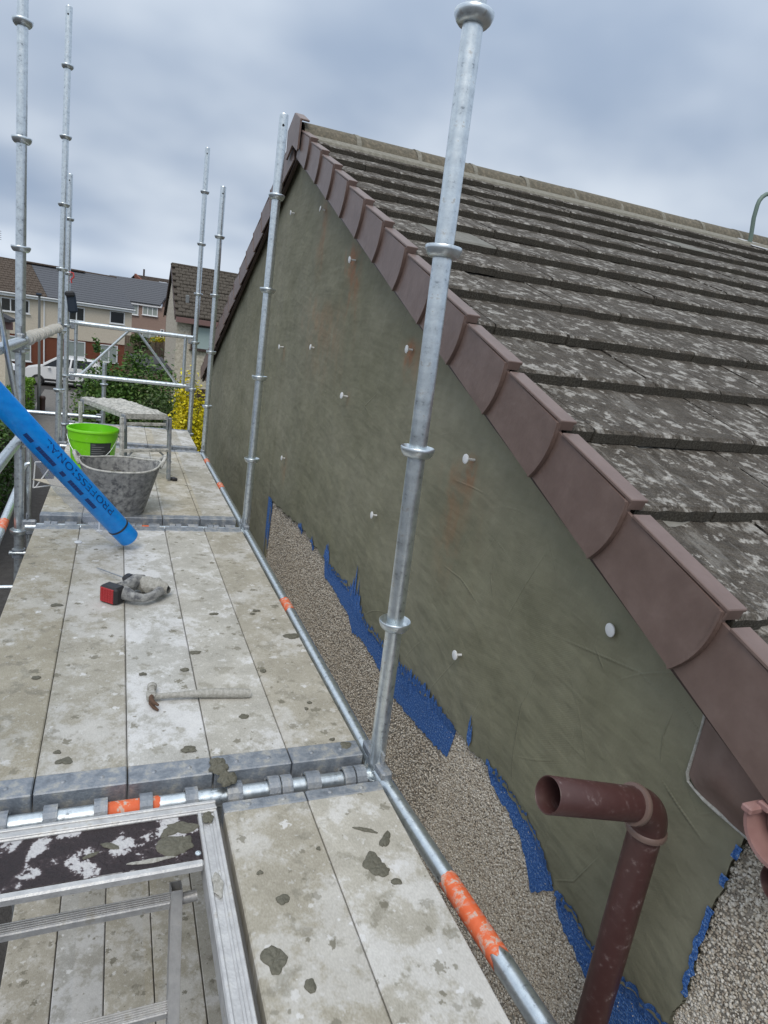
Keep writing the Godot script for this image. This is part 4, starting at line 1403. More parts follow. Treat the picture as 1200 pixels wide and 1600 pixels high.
	for s: float in [1.0, -1.0]:
		var d := Vector3(0, -0.074, 0.175 * s).normalized()
		mb.box(Vector3(VERGEX + 0.012, 2.5625, RIDGEZ - 0.01 + 0.0875 * s), Vector3(0.06, 0.012, 0.19), 0.003, Basis(Vector3.RIGHT, d.cross(Vector3.RIGHT) * s * 1.0, d))
	part(o, "ridge_end_cap", mb, mats.brown_plastic)
	# undercloak boards under the verge overhang
	for s: float in [1.0, -1.0]:
		mb = MB.new()
		var e := RIDGEZ + 4.5 * s
		mb.prism(PackedVector2Array([Vector2(RIDGEZ, 2.45), Vector2(e, 2.45 - 4.5 * 0.4332), Vector2(e, 2.425 - 4.5 * 0.4332), Vector2(RIDGEZ, 2.425)]), Vector3(VERGEX + 0.01, 0, 0), Vector3.BACK, Vector3.UP, Vector3.RIGHT, 0.1)
		part(o, "undercloak", mb, mats.undercloak)
		mb = MB.new()
		mb.prism(PackedVector2Array([Vector2(RIDGEZ, 2.425), Vector2(e, 2.425 - 4.5 * 0.4332), Vector2(e, 2.33 - 4.5 * 0.4332), Vector2(RIDGEZ, 2.33)]), Vector3(VERGEX + 0.018, 0, 0), Vector3.BACK, Vector3.UP, Vector3.RIGHT, 0.022)
		part(o, "bargeboard", mb, mats.dark_frame)


func verge_cap(o: Node3D, at: Vector3, side: float) -> void:
	var a2 := PITCH - 0.07
	var e := Vector3(-0.034, -sin(a2), cos(a2) * side).normalized()
	var up := Vector3(0, cos(a2), sin(a2) * side)
	var out := e.cross(up) * -side
	var poly := PackedVector2Array([Vector2(-0.345, 0.0), Vector2(0.0, 0.0)])
	for k in range(1, 11):
		var s := k / 10.0
		poly.append(Vector2(-0.026 * s * s + 0.015 * sin(PI * s * 0.9), -0.178 * s))
	poly.append(Vector2(-0.345, -0.156))
	var mb := MB.new()
	mb.prism(poly, at, e, up, Vector3.RIGHT, 0.009)
	# rim that thickens the rounded end
	for k in range(1, poly.size() - 2):
		var p := at + e * poly[k].x + up * poly[k].y
		var q := at + e * poly[k + 1].x + up * poly[k + 1].y
		var d := (q - p).normalized()
		mb.box((p + q) * 0.5 + Vector3(0.0075, 0, 0) - e * 0.004, Vector3(0.021, (q - p).length() * 1.04, 0.006), 0.0, Basis(Vector3.RIGHT, d, Vector3.RIGHT.cross(d)))
	var face := part(o, "verge_cap", mb, mats.brown_plastic)
	mb = MB.new()
	var fb := Basis(Vector3.RIGHT, up, Vector3.RIGHT.cross(up) * 1.0)
	mb.box(at + e * -0.145 + up * 0.0065 + Vector3(0.024, 0, 0), Vector3(0.050, 0.009, 0.30), 0.002, fb)
	mb.box(at + e * -0.006 + up * -0.004 + Vector3(0.027, 0, 0), Vector3(0.044, 0.026, 0.022), 0.002, fb)
	part(face, "top_flange", mb, mats.brown_plastic)


func eaves(o: Node3D) -> void:
	# boxed eaves end, fascia, gutter and its fittings at the near corner
	var mb := MB.new()
	var z0 := 0.737
	# moulded cap: flat rim at the wall, swelling smoothly towards the verge
	var bz := func(i: int, j: int) -> Vector3:
		var z := lerpf(z0, 1.27, i / 24.0)
		var lo := 0.434 - 0.055 * (z - z0) + 0.02 * exp(-(z - z0) * 60.0)
		var y := lerpf(lo, roof_y(z) - 0.10, j / 14.0)
		var rim := minf(minf((z - z0) / 0.07, (y - lo) / 0.07), 1.0)
		return Vector3(0.3775 - 0.026 * rim * rim * (3.0 - 2.0 * rim), y, z)
	for i in 24:
		for j in 14:
			var nrm := func(a: int, b: int) -> Vector3:
				var q: Vector3 = (bz.call(mini(a + 1, 24), b) - bz.call(maxi(a - 1, 0), b)).cross(bz.call(a, mini(b + 1, 14)) - bz.call(a, maxi(b - 1, 0))).normalized()
				return q if q.x < 0.0 else -q
			mb.tri(bz.call(i, j), bz.call(i + 1, j), bz.call(i + 1, j + 1), nrm.call(i, j), nrm.call(i + 1, j), nrm.call(i + 1, j + 1))
			mb.tri(bz.call(i, j), bz.call(i + 1, j + 1), bz.call(i, j + 1), nrm.call(i, j), nrm.call(i + 1, j + 1), nrm.call(i, j + 1))
	var be := part(o, "box_end", mb, mats.brown_plastic)
	mb = MB.new()
	var bead := [Vector3(0.379, 0.62, z0 - 0.002), Vector3(0.378, 0.56, z0 - 0.002), Vector3(0.378, 0.455, z0 - 0.002), Vector3(0.378, 0.440, z0 + 0.004)]
	for k in 9:
		bead.append(Vector3(0.378, 0.432 - 0.0017 * k, z0 + 0.02 + 0.03 * k))
	mb.rod(bead, [0.0045], 8)
	mb.lump(noise(99, 40.0, 3), 0.006)
	part(be, "mortar_bead", mb, mats.dry_mortar)
	mb = MB.new()
	mb.box(Vector3(4.0, 0.49, 1.285), Vector3(7.2, 0.18, 0.018), 0.003)
	part(o, "fascia", mb, mats.brown_plastic)
	mb = MB.new()
	mb.prism(PackedVector2Array([Vector2(-7.2, roof_y(-7.2) - 0.10), Vector2(-7.2, 0.42), Vector2(-7.7, 0.40), Vector2(-7.72, roof_y(-7.7) - 0.10)]), Vector3(0.355, 0, 0), Vector3.BACK, Vector3.UP, Vector3.RIGHT, 0.04)
	part(o, "box_end", mb, mats.brown_plastic)
	var c := Vector3(0, 0.535, 0.985)
	mb = MB.new()
	var prof := []
	for k in 15:
		var a := PI + PI * k / 14.0
		prof.append(Vector2(cos(a), sin(a)))
	for k in 14:
		var p: Vector2 = prof[k]
		var q: Vector2 = prof[k + 1]
		for w in [[0.056, 0.33, 1.0], [0.053, 0.33, -1.0]]:
			var A := c + Vector3(w[1], p.y * w[0], p.x * w[0])
			var Bv := c + Vector3(w[1], q.y * w[0], q.x * w[0])
			mb.tri(A, Bv, Bv + Vector3(6.5, 0, 0), Vector3(0, p.y, p.x) * w[2], Vector3(0, q.y, q.x) * w[2], Vector3(0, q.y, q.x) * w[2])
			mb.tri(A, Bv + Vector3(6.5, 0, 0), A + Vector3(6.5, 0, 0), Vector3(0, p.y, p.x) * w[2], Vector3(0, q.y, q.x) * w[2], Vector3(0, p.y, p.x) * w[2])
	var gut := part(o, "gutter", mb, mats.faded_brown_plastic)
	mb = MB.new()
	for k in 14:
		var p: Vector2 = prof[k]
		var q: Vector2 = prof[k + 1]
		for w in [[0.063, 1.0], [0.0565, -1.0]]:
			var A := c + Vector3(0.285, p.y * w[0], p.x * w[0])
			var Bv := c + Vector3(0.285, q.y * w[0], q.x * w[0])
			var X := Vector3(0.075, 0, 0)
			mb.tri(A, Bv, Bv + X, Vector3(0, p.y, p.x) * w[1], Vector3(0, q.y, q.x) * w[1], Vector3(0, q.y, q.x) * w[1])
			mb.tri(A, Bv + X, A + X, Vector3(0, p.y, p.x) * w[1], Vector3(0, q.y, q.x) * w[1], Vector3(0, p.y, p.x) * w[1])
		for X in [0.285, 0.36]:
			mb.quad(c + Vector3(X, p.y * 0.063, p.x * 0.063), c + Vector3(X, q.y * 0.063, q.x * 0.063), c + Vector3(X, q.y * 0.0565, q.x * 0.0565), c + Vector3(X, p.y * 0.0565, p.x * 0.0565), Vector3(-1 if X < 0.3 else 1, 0, 0))
	part(gut, "union_bracket", mb, mats.faded_brown_plastic)
	for s: float in [-1.0, 1.0]:
		mb = MB.new()
		mb.box(c + Vector3(0.322, 0.004, 0.060 * s), Vector3(0.082, 0.014, 0.02), 0.003)
		mb.box(c + Vector3(0.322, 0.012, 0.050 * s), Vector3(0.03, 0.012, 0.022), 0.002)
		part(gut, "clip", mb, mats.faded_brown_plastic)
	mb = MB.new()
	pipe_shell(mb, Vector3(0.315, 0.437, 0.992), Vector3(0.52, 0.41, 1.01), 0.033)
	part(gut, "outlet_stub", mb, mats.dark_brown_plastic)


func pipe_shell(mb: MB, a: Vector3, b: Vector3, r: float) -> void:
	var f := mb.frame(b - a)
	var ln := (b - a).length()
	mb.lathe([Vector2(r - 0.003, ln), Vector2(r - 0.003, 0.0015), Vector2(r - 0.0015, 0.0), Vector2(r, 0.0015), Vector2(r, ln)], a, f, 32)


func make_downpipe() -> void:
	var o := thing("downpipe", "dark brown plastic downpipe with its open arm turned out from the wall", "downpipe", Vector3(0.305, GROUND, 0.738))
	var mb := MB.new()
	mb.cyl(Vector3(0.305, GROUND, 0.740), Vector3(0.305, 0.335, 0.734), 0.034, 0.034, 32)
	part(o, "pipe", mb, mats.dark_brown_plastic)
	var d := Vector3(-0.256, 0.072, 0.0).normalized()
	mb = MB.new()
	var pts := []
	for k in 11:
		var t := k / 10.0
		var a := Vector3(0.305, 0.325, 0.735)
		var m := Vector3(0.305, 0.387, 0.738)
		var e := Vector3(0.305, 0.387, 0.738) + d * 0.066
		pts.append(a.lerp(m, t).lerp(m.lerp(e, t), t))
	mb.rod(pts, [0.0375], 28)
	var el := part(o, "elbow", mb, mats.dark_brown_plastic)
	for w in [[pts[0], Vector3.UP], [pts[10], -d]]:
		mb = MB.new()
		mb.lathe([Vector2(0.034, -0.002), Vector2(0.0405, -0.001), Vector2(0.0415, 0.004), Vector2(0.0405, 0.011), Vector2(0.0370, 0.014)], w[0], mb.frame(w[1]), 30)
		part(el, "socket_rim", mb, mats.brown_plastic)
	mb = MB.new()
	var s: Vector3 = pts[10] - d * 0.02
	pipe_shell(mb, Vector3(0.018, 0.466, 0.742), s, 0.034)
	part(o, "arm", mb, mats.dark_brown_plastic)


# ---------------------------------------------------------------- hatch and ladder beside the camera
func make_hatch() -> void:
	var o := thing("hatch_platform", "aluminium hatch platform with a dark scuffed ply panel and open hatch", "platform", Vector3(-0.79, 0.0, 1.2))
	var mb := MB.new()
	mb.box(Vector3(-0.79, -0.022, 0.1035), Vector3(0.655, 0.062, 0.039), 0.003)
	mb.box(Vector3(-0.79, 0.0105, 0.0935), Vector3(0.655, 0.005, 0.009), 0.0015)
	mb.box(Vector3(-0.79, 0.0105, 0.1155), Vector3(0.655, 0.005, 0.009), 0.0015)
	part(o, "end_rail", mb, mats.aluminium)
	for x in [-0.487, -1.093]:
		mb = MB.new()
		mb.box(Vector3(x, -0.028, 1.21), Vector3(0.05, 0.066, 2.17), 0.004)
		mb.box(Vector3(x - 0.0195, 0.007, 1.21), Vector3(0.009, 0.007, 2.17), 0.002)
		mb.box(Vector3(x + 0.0195, 0.007, 1.21), Vector3(0.009, 0.007, 2.17), 0.002)
		mb.box(Vector3(x + 0.004, 0.0065, 1.21), Vector3(0.006, 0.005, 2.17), 0.001)
		part(o, "side_rail", mb, mats.aluminium)
	mb = MB.new()
	mb.box(Vector3(-0.79, -0.003, 0.197), Vector3(0.554, 0.014, 0.147), 0.001)
	var ply := part(o, "ply_panel", mb, mats.phenolic_ply)
	splat(ply, -0.552, 0.158, 0.034, 0.018, 71, 0.0042, 0.004, null, 0.3)
	splat(ply, -0.585, 0.172, 0.022, 0.014, 72, 0.0042, 0.004, null, -0.5)
	splat(ply, -0.565, 0.216, 0.045, 0.030, 73, 0.0042, 0.007, null, 0.1)
	splat(ply, -0.72, 0.185, 0.022, 0.008, 74, 0.0042, 0.003, null, 0.5)
	splat(ply, -0.755, 0.205, 0.018, 0.006, 75, 0.0042, 0.003, null, -0.4)
	splat(ply, -0.63, 0.252, 0.05, 0.006, 76, 0.0042, 0.003, mats.dry_mortar, 0.0)
	mb = MB.new()
	mb.lathe([Vector2(0.0075, 0.0), Vector2(0.0068, 0.0025), Vector2(0.0035, 0.0032), Vector2(0.003, 0.001), Vector2(0.0, 0.001)], Vector3(-0.523, 0.0042, 0.254), Basis.IDENTITY, 16)
	part(ply, "screw", mb, mats.galvanised)
	mb = MB.new()
	mb.box(Vector3(-0.79, -0.004, 0.282), Vector3(0.554, 0.022, 0.020), 0.004)
	part(o, "cross_rail", mb, mats.aluminium)
	splat(o, -0.49, 0.36, 0.012, 0.03, 77, 0.0105, 0.003, mats.dry_mortar)
	splat(o, -0.488, 0.15, 0.014, 0.02, 78, 0.0105, 0.004, mats.mortar)
	# ladder that folds down from the hatch
	o = thing("hatch_ladder", "aluminium ladder with ribbed rungs going down through the hatch", "ladder", Vector3(-0.77, -2.0, 0.78))
	var dn := Vector3(0, -0.25, 0.085)
	var top := Vector3(0, -0.2, 0.178)
	var ax := dn.normalized()
	var fb := Basis(Vector3.RIGHT, -ax, Vector3.RIGHT.cross(-ax))
	for x in [-0.557, -0.985]:
		mb = MB.new()
		var a := top - ax * 0.035
		var b := top + dn * 7.0
		for w in [[-0.0125, 0.0, 0.003, 0.05], [0.0125, 0.0, 0.003, 0.05], [0.0, -0.0235, 0.022, 0.003], [0.0, 0.0235, 0.022, 0.003]]:
			mb.box((a + b) * 0.5 + Vector3(x, 0, 0) + fb * Vector3(w[0], 0, w[1]), Vector3(w[2], (b - a).length(), w[3]), 0.0006, fb)
		part(o, "stile", mb, mats.aluminium)
	for k in 7:
		var c := top + dn * k + Vector3(-0.771, 0, 0)
		mb = MB.new()
		mb.box(c, Vector3(0.404, 0.024, 0.032), 0.004)
		for q in 5:
			mb.box(c + Vector3(0, 0.0132, -0.0125 + 0.00625 * q), Vector3(0.404, 0.0035, 0.0032), 0.0008)
		part(o, "rung", mb, mats.aluminium)
	mb = MB.new()
	mb.cyl(top + Vector3(-0.543, 0, 0), top + Vector3(-0.505, 0.004, 0), 0.0135, 0.0135, 18)
	part(o, "pivot_pin", mb, mats.aluminium)


# ---------------------------------------------------------------- things on the deck
func make_roll() -> void:
	var a := Vector3(-0.650, 0.055, -1.915)
	var dir := Vector3(-0.534, 0.717, 0.335).normalized()
	var b := a + dir * 1.12
	var R := 0.052
	var o := thing("mesh_roll", "bright blue roll of plaster mesh in clear wrap leaning from the deck to the left", "mesh roll", a)
	var mb := MB.new()
	var f := mb.frame(dir)
	mb.lathe([Vector2(0.022, 0.004), Vector2(0.030, 0.0), Vector2(R - 0.006, 0.0), Vector2(R - 0.001, 0.004), Vector2(R, 0.012), Vector2(R + 0.001, 0.09), Vector2(R - 0.001, 0.105), Vector2(R + 0.001, 0.12), Vector2(R + 0.001, 0.6), Vector2(R, 1.11), Vector2(R - 0.004, 1.12), Vector2(0.022, 1.12)], a, f, 40)
	part(o, "roll", mb, mats.blue_roll)
	mb = MB.new()
	mb.lathe([Vector2(0.022, 0.10), Vector2(0.020, 0.004), Vector2(0.0225, 0.003)], a, f, 20)
	part(o, "core", mb, mats.plank_pale)
	mb = MB.new()
	mb.lathe([Vector2(R, 0.098), Vector2(R + 0.0025, 0.099), Vector2(R + 0.0025, 0.107), Vector2(R, 0.108)], a, f, 36)
	part(o, "black_tie", mb, mats.black_plastic)
	# frame round the roll: n0 faces the camera's side of it
	var eye := Vector3(-0.732, 1.219, 1.534)
	var mid := a + dir * 0.5
	var n0 := (eye - mid)
	n0 = (n0 - dir * n0.dot(dir)).normalized()
	var n1 := dir.cross(n0)   # towards the lower left in the view
	var wrap := func(s: float, arc: float, r: float) -> Vector3:
		var p := arc / R
		return a + dir * s + (n0 * cos(p) + n1 * sin(p)) * r
	var tm := TextMesh.new()
	var font := SystemFont.new()
	font.font_names = PackedStringArray(["Droid Sans"])
	font.font_weight = 400
	tm.font = font
	tm.text = "PROFESSIONAL"
	tm.font_size = 32
	tm.pixel_size = 0.001
	tm.depth = 0.0
	var ar := tm.get_mesh_arrays()
	var box := tm.get_aabb()
	var want := 0.50
	var vv: PackedVector3Array = ar[Mesh.ARRAY_VERTEX]
	var ids: PackedInt32Array = ar[Mesh.ARRAY_INDEX]
	mb = MB.new()
	var sgn := 1.0 if n1.dot(Vector3(-1, -0.4, 0)) > 0.0 else -1.0
	var lay := func(p: Vector3) -> Vector3:
		var s := 0.215 + (p.x - box.position.x) / box.size.x * want
		var y := (p.y - box.position.y) / box.size.y
		return wrap.call(s, (-0.040 + 0.031 * y) * sgn, R + 0.0022)
	for i in range(0, ids.size(), 3):
		var p: Vector3 = lay.call(vv[ids[i]])
		var q: Vector3 = lay.call(vv[ids[i + 1]])
		var r: Vector3 = lay.call(vv[ids[i + 2]])
		var flat_n := (q - p).cross(r - p)
		if flat_n.length() < 1e-12:
			continue
		var out := (p - a) - dir * (p - a).dot(dir)
		if absf(flat_n.normalized().dot(out.normalized())) > 0.5:
			mb.flat(p, q, r, out)
	part(o, "lettering", mb, mats.blue_print)
	for w in [[0.30, 0.37], [0.40, 0.50], [0.53, 0.56], [0.60, 0.72], [0.75, 0.80]]:
		mb = MB.new()
		for i in 6:
			var s0 := lerpf(w[0], w[1], i / 6.0)
			var s1 := lerpf(w[0], w[1], (i + 1) / 6.0 - 0.012)
			for k in 3:
				var t0 := lerpf(0.012, 0.030, k / 3.0)
				var t1 := lerpf(0.012, 0.030, (k + 1) / 3.0)
				mb.quad(wrap.call(s0, t0 * sgn, R + 0.0022), wrap.call(s1, t0 * sgn, R + 0.0022), wrap.call(s1, t1 * sgn, R + 0.0022), wrap.call(s0, t1 * sgn, R + 0.0022), n0)
		part(o, "print_block", mb, mats.blue_print)
	# slack film hanging off the lower side
	mb = MB.new()
	var nn := noise(81, 3.0, 3)
	var grid := []
	for i in 25:
		var s := -0.005 + 0.72 * i / 24.0
		var row := []
		for k in 6:
			var t := k / 5.0
			var slack := 0.055 * sin(PI * clampf(0.12 + s / 0.85, 0.0, 1.0)) * t
			var p: Vector3 = wrap.call(s, (0.075 + 0.02 * t) * sgn, R + 0.002 + slack + 0.006 * t * nn.get_noise_2d(s * 9.0, t * 2.0))
			p.y = maxf(p.y, 0.004)
			row.append(p)
		grid.append(row)
	for i in 24:
		for k in 5:
			mb.quad(grid[i][k], grid[i + 1][k], grid[i + 1][k + 1], grid[i][k + 1], n0)
	part(o, "film", mb, mats.clear_film)


func make_green_bucket() -> void:
	var c := Vector3(-0.885, 0.0, -3.60)
	var o := thing("green_bucket", "lime green plastic bucket with a dark grey label behind the tub", "bucket", c)
	var mb := MB.new()
	mb.lathe([Vector2(0.0, 0.006), Vector2(0.128, 0.006), Vector2(0.134, 0.0), Vector2(0.137, 0.004), Vector2(0.160, 0.255), Vector2(0.167, 0.257), Vector2(0.169, 0.30), Vector2(0.171, 0.318), Vector2(0.178, 0.322), Vector2(0.178, 0.335), Vector2(0.173, 0.339), Vector2(0.167, 0.336), Vector2(0.163, 0.30), Vector2(0.155, 0.25), Vector2(0.140, 0.10), Vector2(0.126, 0.010), Vector2(0.0, 0.009)], c, Basis.IDENTITY, 48)
	part(o, "shell", mb, mats.green_plastic)
	mb = MB.new()
	for i in 14:
		var p := 0.70 + 0.95 * i / 14.0
		var q := 0.70 + 0.95 * (i + 1) / 14.0
		var r0 := 0.1490 + 0.0015
		var r1 := 0.1598 + 0.0015
		mb.tri(c + Vector3(cos(p) * r0, 0.13, sin(p) * r0), c + Vector3(cos(q) * r0, 0.13, sin(q) * r0), c + Vector3(cos(q) * r1, 0.252, sin(q) * r1), Vector3(cos(p), 0, sin(p)), Vector3(cos(q), 0, sin(q)), Vector3(cos(q), 0, sin(q)))
		mb.tri(c + Vector3(cos(p) * r0, 0.13, sin(p) * r0), c + Vector3(cos(q) * r1, 0.252, sin(q) * r1), c + Vector3(cos(p) * r1, 0.252, sin(p) * r1), Vector3(cos(p), 0, sin(p)), Vector3(cos(q), 0, sin(q)), Vector3(cos(p), 0, sin(p)))
	var lb := part(o, "label", mb, mats.label_grey)
	for k in 6:
		mb = MB.new()
		var y := 0.238 - 0.016 * k
		var r := 0.1613 - (0.252 - y) * 0.088 + 0.0008
		var to := [0.16, 0.55, 0.42, 0.6, 0.5, 0.35][k] as float
		for i in 8:
			var p := 1.60 - to * i / 8.0
			var q := 1.60 - to * (i + 1) / 8.0
			mb.quad(c + Vector3(cos(p) * r, y, sin(p) * r), c + Vector3(cos(q) * r, y, sin(q) * r), c + Vector3(cos(q) * r, y + 0.004, sin(q) * r), c + Vector3(cos(p) * r, y + 0.004, sin(p) * r), Vector3(cos(p), 0, sin(p)))
		part(lb, "print_line", mb, mats.label_line)
	mb = MB.new()
	var arc := []
	for i in 15:
		var p := lerpf(2.9, 0.35, i / 14.0)
		arc.append(c + Vector3(cos(p) * 0.176, 0.285 - 0.16 * sin(PI * i / 14.0), sin(p) * 0.176))
	mb.rod(arc, [0.0028], 8)
	part(o, "handle", mb, mats.galvanised)


func make_tub() -> void:
	var c := Vector3(-0.70, 0.0, -2.62)
	var o := thing("mixing_tub", "black rubber mixing tub caked in grey plaster, standing by the blue roll", "tub", c)
	var H := 0.292
	var K := 56
	var M := 14
	var rim := func(p: float) -> float: return H + 0.030 * pow(absf(cos(p)), 6.0)
	var sp := func(p: float, t: float, inner: bool) -> Vector3:
		var r := lerpf(0.143, 0.222, pow(t, 0.9)) - (0.006 if inner else 0.0)
		r += 0.004 * sin(p * 3.0) * t
		var y: float = t * rim.call(p)
		if inner:
			y = maxf(y, 0.008)
		return c + Vector3(cos(p) * r * (1.0 + 0.05 * t), y, sin(p) * r * (1.0 + 0.03 * t))
	var mb := MB.new()
	for inner in [false, true]:
		for i in K:
			for j in M:
				var p := TAU * i / K
				var q := TAU * (i + 1) / K
				var s := -1.0 if inner else 1.0
				var np := Vector3(cos(p), -0.25, sin(p)).normalized() * s
				var nq := Vector3(cos(q), -0.25, sin(q)).normalized() * s
				var A: Vector3 = sp.call(p, float(j) / M, inner)
				var Bv: Vector3 = sp.call(q, float(j) / M, inner)
				var D: Vector3 = sp.call(q, float(j + 1) / M, inner)
				var E: Vector3 = sp.call(p, float(j + 1) / M, inner)
				mb.tri(A, Bv, D, np, nq, nq)
				mb.tri(A, D, E, np, nq, np)
	for i in K:
		var p := TAU * i / K
		var q := TAU * (i + 1) / K
		mb.flat(c + Vector3(0, 0.001, 0), sp.call(p, 0.0, false), sp.call(q, 0.0, false), Vector3.DOWN)
	part(o, "shell", mb, mats.rubber_tub)
	mb = MB.new()
	var ring := []
	for i in K + 1:
		var p := TAU * i / K
		ring.append((sp.call(p, 1.0, false) + sp.call(p, 1.0, true)) * 0.5)
	mb.rod(ring, [0.0065], 8)
	part(o, "rim", mb, mats.plaster_caked)
	for s in [0.0, PI]:
		mb = MB.new()
		var arc := []
		for i in 11:
			var t := lerpf(-1.0, 1.0, i / 10.0)
			var q: Vector3 = sp.call(s + 0.30 * t, 0.97, false)
			arc.append(q + Vector3(cos(s) * 0.026 * (1.0 - t * t), 0.050 * (1.0 - t * t) - 0.006, 0))
		mb.rod(arc, [0.0115], 12)
		part(o, "handle", mb, mats.plaster_caked)
	mb = MB.new()
	var nn := noise(83, 7.0, 4)
	for i in 40:
		for j in 8:
			var pt := func(a: int, b: int) -> Vector3:
				var p := TAU * a / 40
				var r := 0.186 * b / 8.0
				return c + Vector3(cos(p) * r, 0.20 + 0.05 * nn.get_noise_2d(cos(p) * r * 3.0, sin(p) * r * 3.0), sin(p) * r)
			mb.flat(pt.call(i, j), pt.call(i + 1, j), pt.call(i + 1, j + 1), Vector3.UP)
			mb.flat(pt.call(i, j), pt.call(i + 1, j + 1), pt.call(i, j + 1), Vector3.UP)
	part(o, "plaster", mb, mats.mortar)


func make_bench() -> void:
	var o := thing("work_bench", "folding step bench caked in white plaster on the far deck bay", "bench", Vector3(-0.69, 0.0, -3.72))
	var nl := Vector3(-0.678, 0.5, -3.336)
	var nr := Vector3(-0.385, 0.5, -3.45)
	var ln := Vector3(-0.31, 0.0, -0.645)
	var ex := (nr - nl).normalized()
	var ez := -ln.normalized()
	var bs := Basis(ex, Vector3.UP, ex.cross(Vector3.UP))
	var W := (nr - nl).length()
	var D := ln.length()
	var c := (nl + nr) * 0.5 + ln * 0.5
	var mb := MB.new()
	var nn := noise(85, 14.0, 4)
	var N := 18
	for i in N:
		for j in N:
			var pt := func(a: int, b: int) -> Vector3:
				var u := (float(a) / N - 0.5) * W
				var v := (float(b) / N - 0.5) * D
				var e := minf(minf(a, N - a), minf(b, N - b))
				return c + ex * u - ez * -v + Vector3(0, (0.006 + 0.018 * maxf(0.0, nn.get_noise_2d(u * 2.0, v * 2.0) + 0.2)) if e > 0 else 0.0, 0)
			mb.flat(pt.call(i, j), pt.call(i + 1, j), pt.call(i + 1, j + 1), Vector3.UP)
			mb.flat(pt.call(i, j), pt.call(i + 1, j + 1), pt.call(i, j + 1), Vector3.UP)
	mb.box(c - Vector3(0, 0.020, 0), Vector3(W, 0.04, D), 0.004, Basis(ex, Vector3.UP, ez))
	part(o, "platform", mb, mats.plaster_caked)
	var feet := {}
	for sx: float in [-1.0, 1.0]:
		for sz: float in [-1.0, 1.0]:
			var t := c + ex * sx * (W * 0.5 - 0.015) + ez * sz * (D * 0.5 - 0.02) - Vector3(0, 0.03, 0)
			var ft := t + ex * sx * 0.06 + ez * sz * -0.045
			if sz > 0.0:
				ft = t + ex * sx * (0.085 if sx > 0.0 else 0.05) + ez * 0.03
			ft.y = 0.015
			feet[[sx, sz]] = [t, ft]
			mb = MB.new()
			var d: Vector3 = (t - ft).normalized()
			mb.box((t + ft) * 0.5, Vector3(0.024, (t - ft).length(), 0.032), 0.004, Basis(ex, d, ex.cross(d)).orthonormalized())
			part(o, "leg", mb, mats.plaster_caked if sx < 0.0 else mats.dirty_steel)
			mb = MB.new()
			mb.box(Vector3(ft.x, 0.012, ft.z), Vector3(0.04, 0.024, 0.05), 0.006, Basis(ex, Vector3.UP, ez))
			part(o, "foot", mb, mats.black_plastic)
			mb = MB.new()
			mb.box(t + ex * sx * 0.014 - Vector3(0, 0.03, 0), Vector3(0.008, 0.10, 0.065), 0.003, Basis(ex, Vector3.UP, ez))
			part(o, "hinge_plate", mb, mats.dirty_steel)
	for sz: float in [-1.0, 1.0]:
		for h: float in [0.10, 0.52]:
			mb = MB.new()
			var a: Vector3 = feet[[-1.0, sz]][0].lerp(feet[[-1.0, sz]][1], h)
			var b: Vector3 = feet[[1.0, sz]][0].lerp(feet[[1.0, sz]][1], h)
			mb.box((a + b) * 0.5, Vector3((b - a).length(), 0.022, 0.03), 0.003, Basis(ex, Vector3.UP, ez))
			part(o, "crossbar", mb, mats.plaster_caked)
			if h > 0.3:
				for s: float in [0.0, 1.0]:
					mb = MB.new()
					var p := a.lerp(b, 0.25 + 0.5 * s)
					var q: Vector3 = feet[[-1.0 if s == 0.0 else 1.0, sz]][0].lerp(feet[[-1.0 if s == 0.0 else 1.0, sz]][1], 0.72)
					mb.rod([p, q], [0.0065], 8)
					part(o, "strut", mb, mats.dirty_steel)


func make_hammer() -> void:
	var o := thing("claw_hammer", "claw hammer caked in dry mortar with a rusty claw, lying on the boards", "hammer", Vector3(-0.44, 0.0, -0.41))
	var mb := MB.new()
	var pts := []
	var rad := []
	for i in 13:
		var t := i / 12.0
		pts.append(Vector3(lerpf(-0.592, -0.283, t), 0.0155 + 0.003 * sin(t * 3.0), lerpf(-0.425, -0.400, t) - 0.006 * sin(t * PI)))
		rad.append(0.0095 + 0.0065 * smoothstep(0.15, 0.7, t) - 0.002 * smoothstep(0.92, 1.0, t))
	mb.rod(pts, rad, 14)
	part(o, "handle", mb, mats.dry_mortar)
	var hc := Vector3(-0.600, 0.017, -0.432)
	mb = MB.new()
	mb.box(hc, Vector3(0.030, 0.028, 0.036), 0.006)
	mb.cyl(hc + Vector3(0.0, 0, -0.012), hc + Vector3(0.004, 0.001, -0.038), 0.0100, 0.0110, 14)
	mb.cyl(hc + Vector3(0.004, 0.001, -0.038), hc + Vector3(0.005, 0.001, -0.056), 0.0150, 0.0155, 16)
	part(o, "head", mb, mats.dry_mortar)
	mb = MB.new()
	for s: float in [-1.0, 1.0]:
		mb.rod([hc + Vector3(0, 0.004 * s, 0.012), hc + Vector3(-0.002, 0.007 * s, 0.034), hc + Vector3(0.006, 0.008 * s - 0.001, 0.056), hc + Vector3(0.018, 0.009 * s - 0.002, 0.072)], [0.0085, 0.0075, 0.006, 0.0035], 8)
	part(o, "claw", mb, mats.rust_brown)


